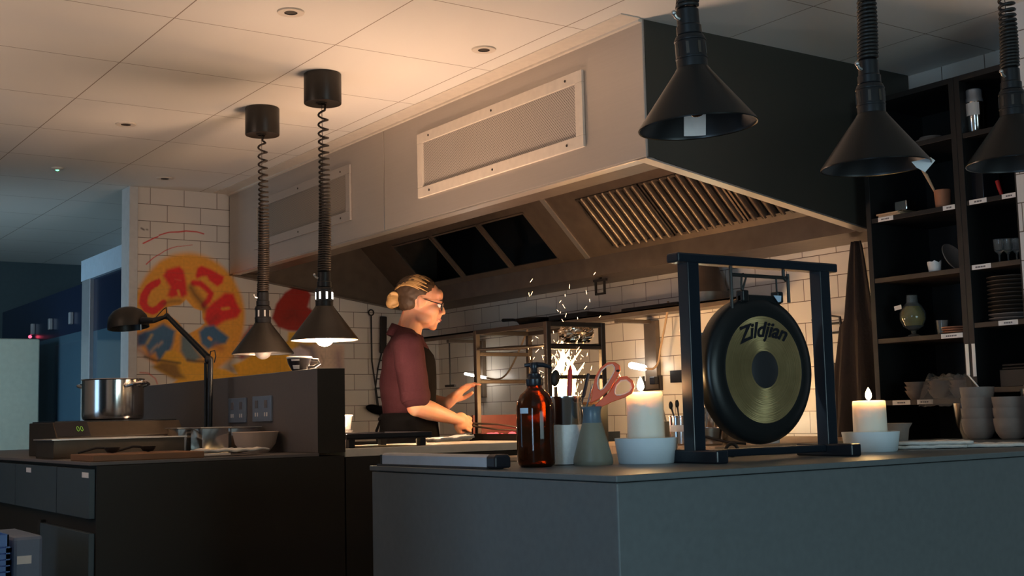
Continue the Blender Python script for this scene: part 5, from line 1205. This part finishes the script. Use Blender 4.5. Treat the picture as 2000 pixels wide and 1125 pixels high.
    b = B(); lathe(b, [(0, 0), (.042, 0), (.046, .004), (.046, .100), (.048, .102), (.048, .106), (.044, .106), (.044, .006), (0, .006)], 40); mesh('canister', b, 'steel_shiny', t, smooth=True)
    b = B(); lathe(b, [(.0466, .048), (.0468, .05), (.0468, .070), (.0466, .072)], 40); l = mesh('label', b, 'label', t, smooth=True); l['label'] = 'white label band'
    random.seed(21)
    for i, (dx, h, lab) in enumerate(((-.03, .145, 'short dark spoon at the left of the labelled steel pot'), (-.012, .15, 'fork handle in the labelled steel pot'), (.012, .175, 'round-ended spoon in the middle of the labelled steel pot'), (.028, .215, 'tallest bent spoon in the labelled steel pot'))):
        vx = Vector((p.y, -p.x, 0)).normalized(); b = B(); tp = vx*dx*1.3+Vector((0, 0, h)); tube(b, [vx*dx*.4+Vector((0, 0, .01)), vx*dx+Vector((0, 0, h*.75)), tp], [.003, .003, .004], 8); ell(b, tp, (.009, .006, .015)); tag(mesh('teaspoon', b, 'iron', smooth=True, loc=p), lab, 'spoon', 'tools in the labelled pot')
    p = rc(1386, 4.62); t = tag(mesh('steel_jug', (lambda b: (lathe(b, [(0, 0), (.038, 0), (.040, .004), (.036, .12), (.038, .135), (.036, .135), (.034, .12), (.036, .006), (0, .006)], 36), b)[-1])(B()), 'steel_shiny', smooth=True, loc=p), 'tall steel jug right of the left gong post', 'jug')
    p = rc(1378, 4.38); t = tag(mesh('sauce_pan', (lambda b: (lathe(b, [(0, 0), (.055, 0), (.062, .006), (.066, .06), (.069, .062), (.064, .062), (.058, .008), (0, .008)], 40), b)[-1])(B()), 'steel_shiny', smooth=True, loc=p), 'small steel pan in front of the tall jug', 'pan')
    p = rc(1432, 4.42); t = tag(mesh('mixing_bowl', (lambda b: (lathe(b, [(0, 0), (.03, 0), (.055, .025), (.066, .055), (.069, .056), (.064, .058), (.05, .028), (0, .006)], 40), b)[-1])(B()), 'steel_shiny', smooth=True, loc=p), 'shiny steel bowl beside the lower left of the gong', 'bowl')
    p = rc(1300, 4.75); b = B(); box(b, (-.04, -.04, 0), (.04, .04, .085)); tag(mesh('plastic_box', b, 'frost', loc=p, bevel=.006), 'pale plastic box behind the left candle dish', 'box')
    # assumed lamp, hidden from view, added to light the tiles
    p = Vector((3.82, 4.14, RC)); t = thing('assumed_counter_lamp', 'small lit lamp assumed on the rear counter, low behind the left candle', 'lamp', p)
    b = B(); lathe(b, [(0, 0), (.03, 0), (.03, .012), (.01, .016), (.01, .04), (0, .04)], 24); mesh('lamp_base', b, 'plastic_black', t, smooth=True)
    b = B(); ell(b, (.0, 0, .055), (.02, .02, .02)); mesh('lamp_bulb', b, 'led_tip', t, smooth=True)
    a = onx(1292, 790, 4.12); b = B(); c_ = rc(1316, 4.6); tube(b, [a, a.lerp(c_, .5)+Vector((0, 0, -.02)), c_+Vector((0, 0, .03)), c_+Vector((0, 0, .006))], .005, 8); tag(mesh('power_cable', b, 'rubber', smooth=True), 'black cable running down the tiles to the labelled steel pot', 'cable')
    a = rc(1372, 4.3); b = B(); tube(b, [a+Vector((0, .04, .035)), a+Vector((.02, -.0, .03)), a+Vector((.05, -.07, .012)), a+Vector((.09, -.12, .006))], .005, 8); tag(mesh('tongs', b, 'soot', smooth=True), 'black tongs lying before the small steel pan', 'tongs')
    p = rc(1598, 4.2); t = thing('white_bottle', 'white plastic bottle with blue marking left of the right gong post', 'bottle', Vector((3.3, 3.16, RC)))
    b = B(); lathe(b, [(0, 0), (.032, 0), (.034, .004), (.034, .09), (.014, .12), (.012, .145), (0, .145)], 30); mesh('bottle_body', b, 'white', t, smooth=True)
    b = B()
    for z in (.07, .085, .10):
        a0 = atan2(-3.16, -3.3)
        for k in range(4):
            a1 = a0+(k-2)*.12; r = .0346 if z < .09 else .030; b.faces.new([b.verts.new((r*cos(a1), r*sin(a1), z)), b.verts.new((r*cos(a1+.09), r*sin(a1+.09), z)), b.verts.new((r*cos(a1+.09), r*sin(a1+.09), z+.008)), b.verts.new((r*cos(a1), r*sin(a1), z+.008))])
    mesh('blue_marking', b, 'blue', t)
    # ladle handle hooks left of frame
    p = Vector((3.72, 5.25, TOP-.0195)); b = B(); box(b, (-.05, -.32, 0), (.05, .32, .075)); tag(mesh('black_box', b, 'soot', loc=(3.70, 5.32, TOP-.0195), bevel=.004), 'long black burner box on the range behind the grill rack', 'burner')
    p = onx(872, 660, 4.0); b = B(); tube(b, [(4.02, p.y, Z(.47)), (4.02, p.y-.004, Z(.20))], .005, 6); bar(b, (4.02, p.y-.06, Z(.195)), (4.02, p.y+.05, Z(.195)), .014); tag(mesh('hanging_scraper', b, 'iron'), 'steel scraper hanging from the wall shelf beside the cook', 'scraper')
kitchen()

# ------------------------------------------------------------------ the cook
def cook():
    az = radians(118); f = Vector((sin(az), cos(az), 0)); r = Vector((f.y, -f.x, 0)); u = Vector((0, 0, 1))
    O = Vector((2.83, 4.87, 0))
    t = thing('person', 'person with blond bun, glasses and maroon shirt tending the grill', 'person', O)
    M = Matrix((f, r, u)).transposed()           # local (front, right, up) -> world axes
    W = lambda a, b_, c: M @ Vector((a, b_, c))
    hs = .97; hp = radians(13); HC = Vector((.028, 0, 1.622))
    def H(a, b_, c):
        a, b_, c = a*hs, b_*hs, c*hs
        return W(HC.x+a*cos(hp)+c*sin(hp), HC.y+b_, HC.z-a*sin(hp)+c*cos(hp))
    HR = M @ Matrix.Rotation(hp, 3, 'Y')
    # ---- body: one continuous skin
    b = B()
    def he(c, rr, rot=None): ell(b, H(*c), Vector(rr)*hs, HR @ rot if rot is not None else HR, 18, 12)
    he((-.014, 0, .030), (.098, .077, .086)); he((.026, 0, -.028), (.060, .063, .086)); he((.030, 0, -.072), (.050, .052, .040))
    he((.070, 0, -.096), (.022, .024, .018)); he((.074, 0, .030), (.018, .050, .014)); he((.066, 0, .050), (.024, .052, .034))
    for s in (-1, 1):
        he((.050, s*.040, -.024), (.034, .024, .030)); he((-.006, s*.075, -.004), (.017, .009, .031), Matrix.Rotation(.22, 3, 'Y')); he((-.016, s*.081, .010), (.010, .006, .017))
        he((.098, s*.009, -.026), (.010, .008, .008)); he((.022, s*.052, -.070), (.04, .014, .026))
    rcone(b, H(.084, 0, .022), H(.108, 0, -.020), .0075*hs, .0105*hs)
    he((.088, 0, -.040), (.014, .022, .014)); he((.089, 0, -.054), (.012, .021, .0062)); he((.087, 0, -.066), (.012, .018, .0068)); he((.080, 0, -.080), (.012, .018, .010))
    rcone(b, H(-.030, 0, -.060), W(-.050, 0, 1.44), .053, .062)
    # trunk
    ell(b, W(-.045, 0, 1.32), (.100, .165, .17), M); ell(b, W(-.040, 0, 1.12), (.100, .15, .16), M); ell(b, W(-.045, 0, .97), (.105, .16, .12), M)
    rcone(b, W(-.05, -.13, 1.425), W(-.05, .13, 1.425), .055, .055); rcone(b, W(-.05, 0, 1.46), W(-.05, .10, 1.43), .055, .05); rcone(b, W(-.05, 0, 1.46), W(-.05, -.10, 1.43), .055, .05)
    for s in (-1, 1):
        rcone(b, W(-.045, s*.085, .92), W(-.02, s*.095, .50), .085, .056); rcone(b, W(-.02, s*.095, .50), W(-.055, s*.10, .09), .052, .036); rcone(b, W(-.06, s*.10, .05), W(.09, s*.115, .035), .034, .026)
    # right arm (nearer)
    sh, el, wr = W(-.045, .172, 1.415), W(-.012, .215, 1.152), W(.150, .095, 1.098)
    rcone(b, sh, el, .052, .044); ell(b, el, (.045, .043, .045), M); rcone(b, el, el.lerp(wr, .35), .043, .044); rcone(b, el.lerp(wr, .35), wr, .044, .028)
    def hand(c, d, n, thumb_up, curl, spread=0):
        d = d.normalized(); n = (n-d*n.dot(d)).normalized(); s = d.cross(n).normalized()*thumb_up
        Q = Matrix((d, s, n)).transposed()
        ell(b, c, (.046, .040, .017), Q); rcone(b, c-d*.045, c-d*.01, .026, .024)
        for i, (o, L) in enumerate(((.029, .92), (.010, 1.05), (-.009, 1.0), (-.027, .80))):
            p = c+d*.036+s*o; a = .25*curl+.1*i*.3; q = [p]
            for k, sl in enumerate((.038, .026, .021)):
                dd = d*cos(a)+n*sin(a)+s*(o*spread*6); p = p+dd*sl*L; q.append(p); a += curl*(1.05 if k == 0 else .95)
            for k in range(3): rcone(b, q[k], q[k+1], .0092-.0010*k, .0086-.0011*k, 10)
        th = [c-d*.020+s*.028+n*.006, c+d*.012+s*.046+n*.018, c+d*.040+s*.040+n*.028, c+d*.060+s*.026+n*.034]
        for k in range(3): rcone(b, th[k], th[k+1], .0125-.0014*k, .0112-.0015*k, 10)
    d1 = (wr-el).normalized(); hc = wr+d1*.055
    hand(hc, d1, M @ Vector((.2, -1, -.25)), -1, 1.25)
    # left arm
    sh2, el2, wr2 = W(-.045, -.172, 1.415), W(.030, -.225, 1.175), W(.140, -.10, 1.165)
    rcone(b, sh2, el2, .052, .043); ell(b, el2, (.044, .042, .044), M); rcone(b, el2, el2.lerp(wr2, .35), .042, .043); rcone(b, el2.lerp(wr2, .35), wr2, .043, .028)
    d2 = (M @ Vector((.72, .10, .62))).normalized(); rcone(b, wr2, wr2+d2*.03, .028, .027)
    hand(wr2+d2*.060, d2, M @ Vector((.5, .3, -.6)), 1, .38, .35)
    bm = baked(b, .0042, 5)
    mesh('body', bm, 'skin', t, smooth=True, auto=False)
    # ---- face details
    for s in (-1, 1):
        b = B(); ell(b, H(.080, s*.032, .006), (.0115, .0115, .0115)); e = mesh('eye', b, 'white', t, smooth=True)
        b = B(); ell(b, H(.0885, s*.032, .003), (.0045, .0055, .0055)); mesh('iris', b, 'soot', e, smooth=True)
        b = B(); tube(b, [H(.083, s*.014, .026), H(.088, s*.032, .031), H(.078, s*.050, .026)], [.003, .0042, .002], 6); mesh('eyebrow', b, 'hair_dark', t, smooth=True)
    b = B(); tube(b, [H(.086, -.022, -.058), H(.1005, -.008, -.0565), H(.1015, 0, -.058), H(.1005, .008, -.0565), H(.086, .022, -.058)], [.001, .0035, .0038, .0035, .001], 8); tube(b, [H(.085, -.019, -.063), H(.098, 0, -.0655), H(.085, .019, -.063)], [.001, .004, .001], 8); mesh('mouth', b, 'lip', t, smooth=True)
    # glasses
    g = bpy.data.objects.new('glasses', None); C.objects.link(g); g.parent = t
    b = B()
    for s in (-1, 1):
        tube(b, [H(.098-.006*abs(cos(a))*0-.010*max(0, cos(a)), s*.032+.024*cos(a)*s, .002+.019*sin(a)) for a in [2*pi*k/24 for k in range(24)]], .0022, 6, True)
        tube(b, [H(.088, s*.056, .010), H(.04, s*.074, .012), H(-.004, s*.080, .016), H(-.020, s*.080, .000)], .0022, 6)
    tube(b, [H(.099, -.010, .006), H(.104, 0, .009), H(.099, .010, .006)], .002, 6); mesh('glasses_frame', b, 'plastic_black', g, smooth=True)
    for s in (-1, 1):
        b = B(); ell(b, H(.094, s*.032, .002), (.0015, .021, .017), HR @ Matrix.Rotation(-s*.2, 3, 'Z')); mesh('lens', b, 'clear', g, smooth=True)
    # ---- hair
    hr = bpy.data.objects.new('hair', None); C.objects.link(hr); hr.parent = t
    b = B()
    def hell(c, rr): ell(b, H(*c), Vector(rr)*hs, HR, 22, 14)
    hell((-.036, 0, .048), (.102, .082, .082)); hell((-.058, 0, .002), (.062, .073, .062)); hell((-.03, 0, .07), (.085, .07, .062))
    bm = baked(b, .005, 4, .003, 60); mesh('hair_cap', bm, 'hair_dark', hr, smooth=True, auto=False)
    b = B(); random.seed(9)
    for i in range(60):
        a = radians(-86+172*i/59)+random.uniform(-.03, .03); st = random.uniform(-.045, .012)
        pts = []
        for k in range(11):
            fr = k/10; x = st*(1-fr)+(-.139)*fr
            # ellipsoid of the cap, wrapped towards the bun
            cx = (x+.036)/.106; rad = sqrt(max(0, 1-cx*cx)); ang = a*(1-.35*fr)
            pts.append(H(x, .086*rad*sin(ang), .044+.087*rad*cos(ang)*(1-.15*fr)-.020*fr*fr))
        tube(b, pts, [.001, .0022, .0030, .0034, .0036, .0036, .0034, .003, .003, .003, .002], 6)
    mesh('hair_strands', b, 'hair', hr, smooth=True, auto=False)
    b = B(); bc = W(-.102, 0, 1.640); 
    ell(b, bc, (.030, .030, .034), M); ell(b, bc+W(-.010, 0, -.014), (.026, .027, .026), M); ell(b, bc+W(.012, 0, .012), (.024, .026, .022), M)
    for k in range(10):
        a = k*.63; tube(b, [bc+W(.030*cos(a+q)*.9, .031*sin(a*1.7+q*.6)*.8, .033*sin(a+q)) for q in (0, .4, .8, 1.2, 1.6)], .006, 6)
    bm = baked(b, .004, 3); mesh('bun', bm, 'hair', hr, smooth=True, auto=False)
    # ---- shirt
    b = B()
    ell(b, W(-.045, 0, 1.325), (.118, .188, .175), M); ell(b, W(-.042, 0, 1.16), (.122, .172, .15), M); ell(b, W(-.062, 0, 1.25), (.110, .165, .19), M)
    rcone(b, W(-.052, -.135, 1.425), W(-.052, .135, 1.425), .070, .070); rcone(b, W(-.055, 0, 1.462), W(-.05, .12, 1.435), .064, .060); rcone(b, W(-.055, 0, 1.462), W(-.05, -.12, 1.435), .064, .060)
    for s, e_ in ((1, el), (-1, el2)):
        a = W(-.045, s*.170, 1.415); d = (e_-a)
        rcone(b, a, a+d*.45, .070, .068); rcone(b, a+d*.45, a+d*.84, .068, .066)
    # flatten the hem
    bm = baked(b, .007, 6, .0045, 16)
    hem = 1.085
    for v in bm.verts:
        if v.co.z < hem:
            lo = v.co.dot(f)+.045
            v.co.z = hem-(hem-v.co.z)*.12-.018*max(-1, min(1, -lo/.12))
    mesh('shirt', bm, 'shirt', t, smooth=True, auto=False)
    b = B()
    for k, (z, rr) in enumerate(((1.455, .072), (1.500, .066))):
        pass
    n = 26; g0 = []
    for (dz, rr, fo) in ((-.020, .078, -.052), (.010, .072, -.046), (.030, .069, -.042), (.034, .073, -.043), (.012, .082, -.047), (-.016, .090, -.053)):
        row = []
        for i in range(n+1):
            a = radians(28)+(2*pi-radians(56))*i/n
            fr = abs(i/n-.5)*2
            row.append(b.verts.new(W(fo+rr*cos(a)*.95+.010*(fr**4), rr*sin(a), 1.488+dz-.055*((1+cos(a))/2)+.012*((1-cos(a))/2))))
        g0.append(row)
    for k in range(len(g0)-1):
        for i in range(n): b.faces.new((g0[k][i], g0[k][i+1], g0[k+1][i+1], g0[k+1][i]))
    mesh('collar', b, 'shirt', t, smooth=True, auto=False, solid=.002)
    for s, e_ in ((1, el), (-1, el2)):
        a = W(-.045, s*.170, 1.415); d = (e_-a); q = Vector((0, 0, 1)).rotation_difference(d.normalized()).to_matrix()
        b = B(); lathe(b, [(.052, .014), (.062, .012), (.0665, -.002), (.0675, -.020), (.0655, -.030)], 28, a+d*.88, q); mesh('sleeve_cuff', b, 'shirt', t, smooth=True)
    # ---- apron and trousers, shoes
    b = B(); nn = 40; rows = []
    for (z, rf, rr, fo) in ((1.125, .122, .172, -.040), (1.09, .128, .178, -.040), (1.0, .138, .186, -.040), (.85, .142, .188, -.035), (.70, .144, .186, -.03), (.56, .146, .184, -.025)):
        rows.append([b.verts.new(W(fo+(rf+.006*sin(i*1.3+z*9)*(1.15-z))*cos(2*pi*i/nn), (rr+.006*cos(i*1.7)*(1.15-z))*sin(2*pi*i/nn), z)) for i in range(nn)])
    for k in range(len(rows)-1):
        for i in range(nn): b.faces.new((rows[k][i], rows[k][(i+1) % nn], rows[k+1][(i+1) % nn], rows[k+1][i]))
    ap = mesh('apron_skirt', b, 'apron', t, smooth=True, solid=.004)
    b = B(); rows = []
    for k in range(13):
        z = 1.12+(1.435-1.12)*k/12; wd = radians(78-26*(k/12)**1.5)
        rF = .112+.010*sin(pi*k/12); rows.append([b.verts.new(W(-.040+(rF+.004)*cos(wd*(i/12-.5)*2)-.05*(max(0, k-9)/3)**2, (.190)*sin(wd*(i/12-.5)*2), z)) for i in range(13)])
    for k in range(12):
        for i in range(12): b.faces.new((rows[k][i], rows[k][i+1], rows[k+1][i+1], rows[k+1][i]))
    mesh('apron_bib', b, 'apron', t, smooth=True, solid=.004)
    b = B(); bk = W(-.168, .02, 1.10); ell(b, bk, (.012, .02, .012), M); tube(b, [bk, bk+W(-.02, .03, -.06), bk+W(-.01, .035, -.16)], .005, 6); tube(b, [bk, bk+W(-.02, -.03, -.05), bk+W(-.012, -.02, -.13)], .005, 6); mesh('apron_tie', b, 'apron', t, smooth=True)
    b = B(); ell(b, W(-.045, 0, .97), (.116, .17, .12), M)
    for s in (-1, 1):
        rcone(b, W(-.045, s*.085, .92), W(-.02, s*.095, .50), .096, .070); rcone(b, W(-.02, s*.095, .50), W(-.055, s*.10, .10), .068, .056)
    mesh('trousers', baked(b, .008, 5, .004, 14), 'apron', t, smooth=True, auto=False)
    for s in (-1, 1):
        b = B(); rcone(b, W(-.075, s*.10, .048), W(.10, s*.116, .042), .047, .041); ell(b, W(-.06, s*.10, .075), (.055, .045, .05), M)
        for v in b.verts: v.co.z = max(v.co.z, .001)
        mesh('shoe', baked(b, .006, 4), 'soot', t, smooth=True, auto=False)
    # tool held in the right hand: tongs reaching over the embers
    n1 = (M @ Vector((.2, -1, -.25))); n1 = (n1-d1*n1.dot(d1)).normalized(); s1 = d1.cross(n1).normalized()
    gp = O+hc+d1*.050+n1*.026
    tip = gp+W(.30, -.04, -.035)
    t2 = thing('cooking_tongs', "dark iron tongs held in the cook's right hand over the embers", 'tongs', gp)
    for k in (-1, 1):
        b = B(); e = tip-gp; sd = Vector((0, 0, .004*k)); tube(b, [-e*.14+sd*.4, sd*1.0, e*.5+sd*3.0, e+sd*1.0], [.004, .005, .004, .005], 8); mesh('tong_arm', b, 'iron', t2, smooth=True)
cook()
bpy.context.scene.view_settings.view_transform = 'Standard'
bpy.context.scene.view_settings.look = 'None'
bpy.context.scene.view_settings.exposure = 0.12
bpy.context.scene.view_settings.gamma = 1.0
bpy.context.scene.view_settings.use_curve_mapping = False
cy = bpy.context.scene.cycles
cy.max_bounces = 10; cy.diffuse_bounces = 5; cy.glossy_bounces = 4; cy.transmission_bounces = 8; cy.sample_clamp_indirect = 60
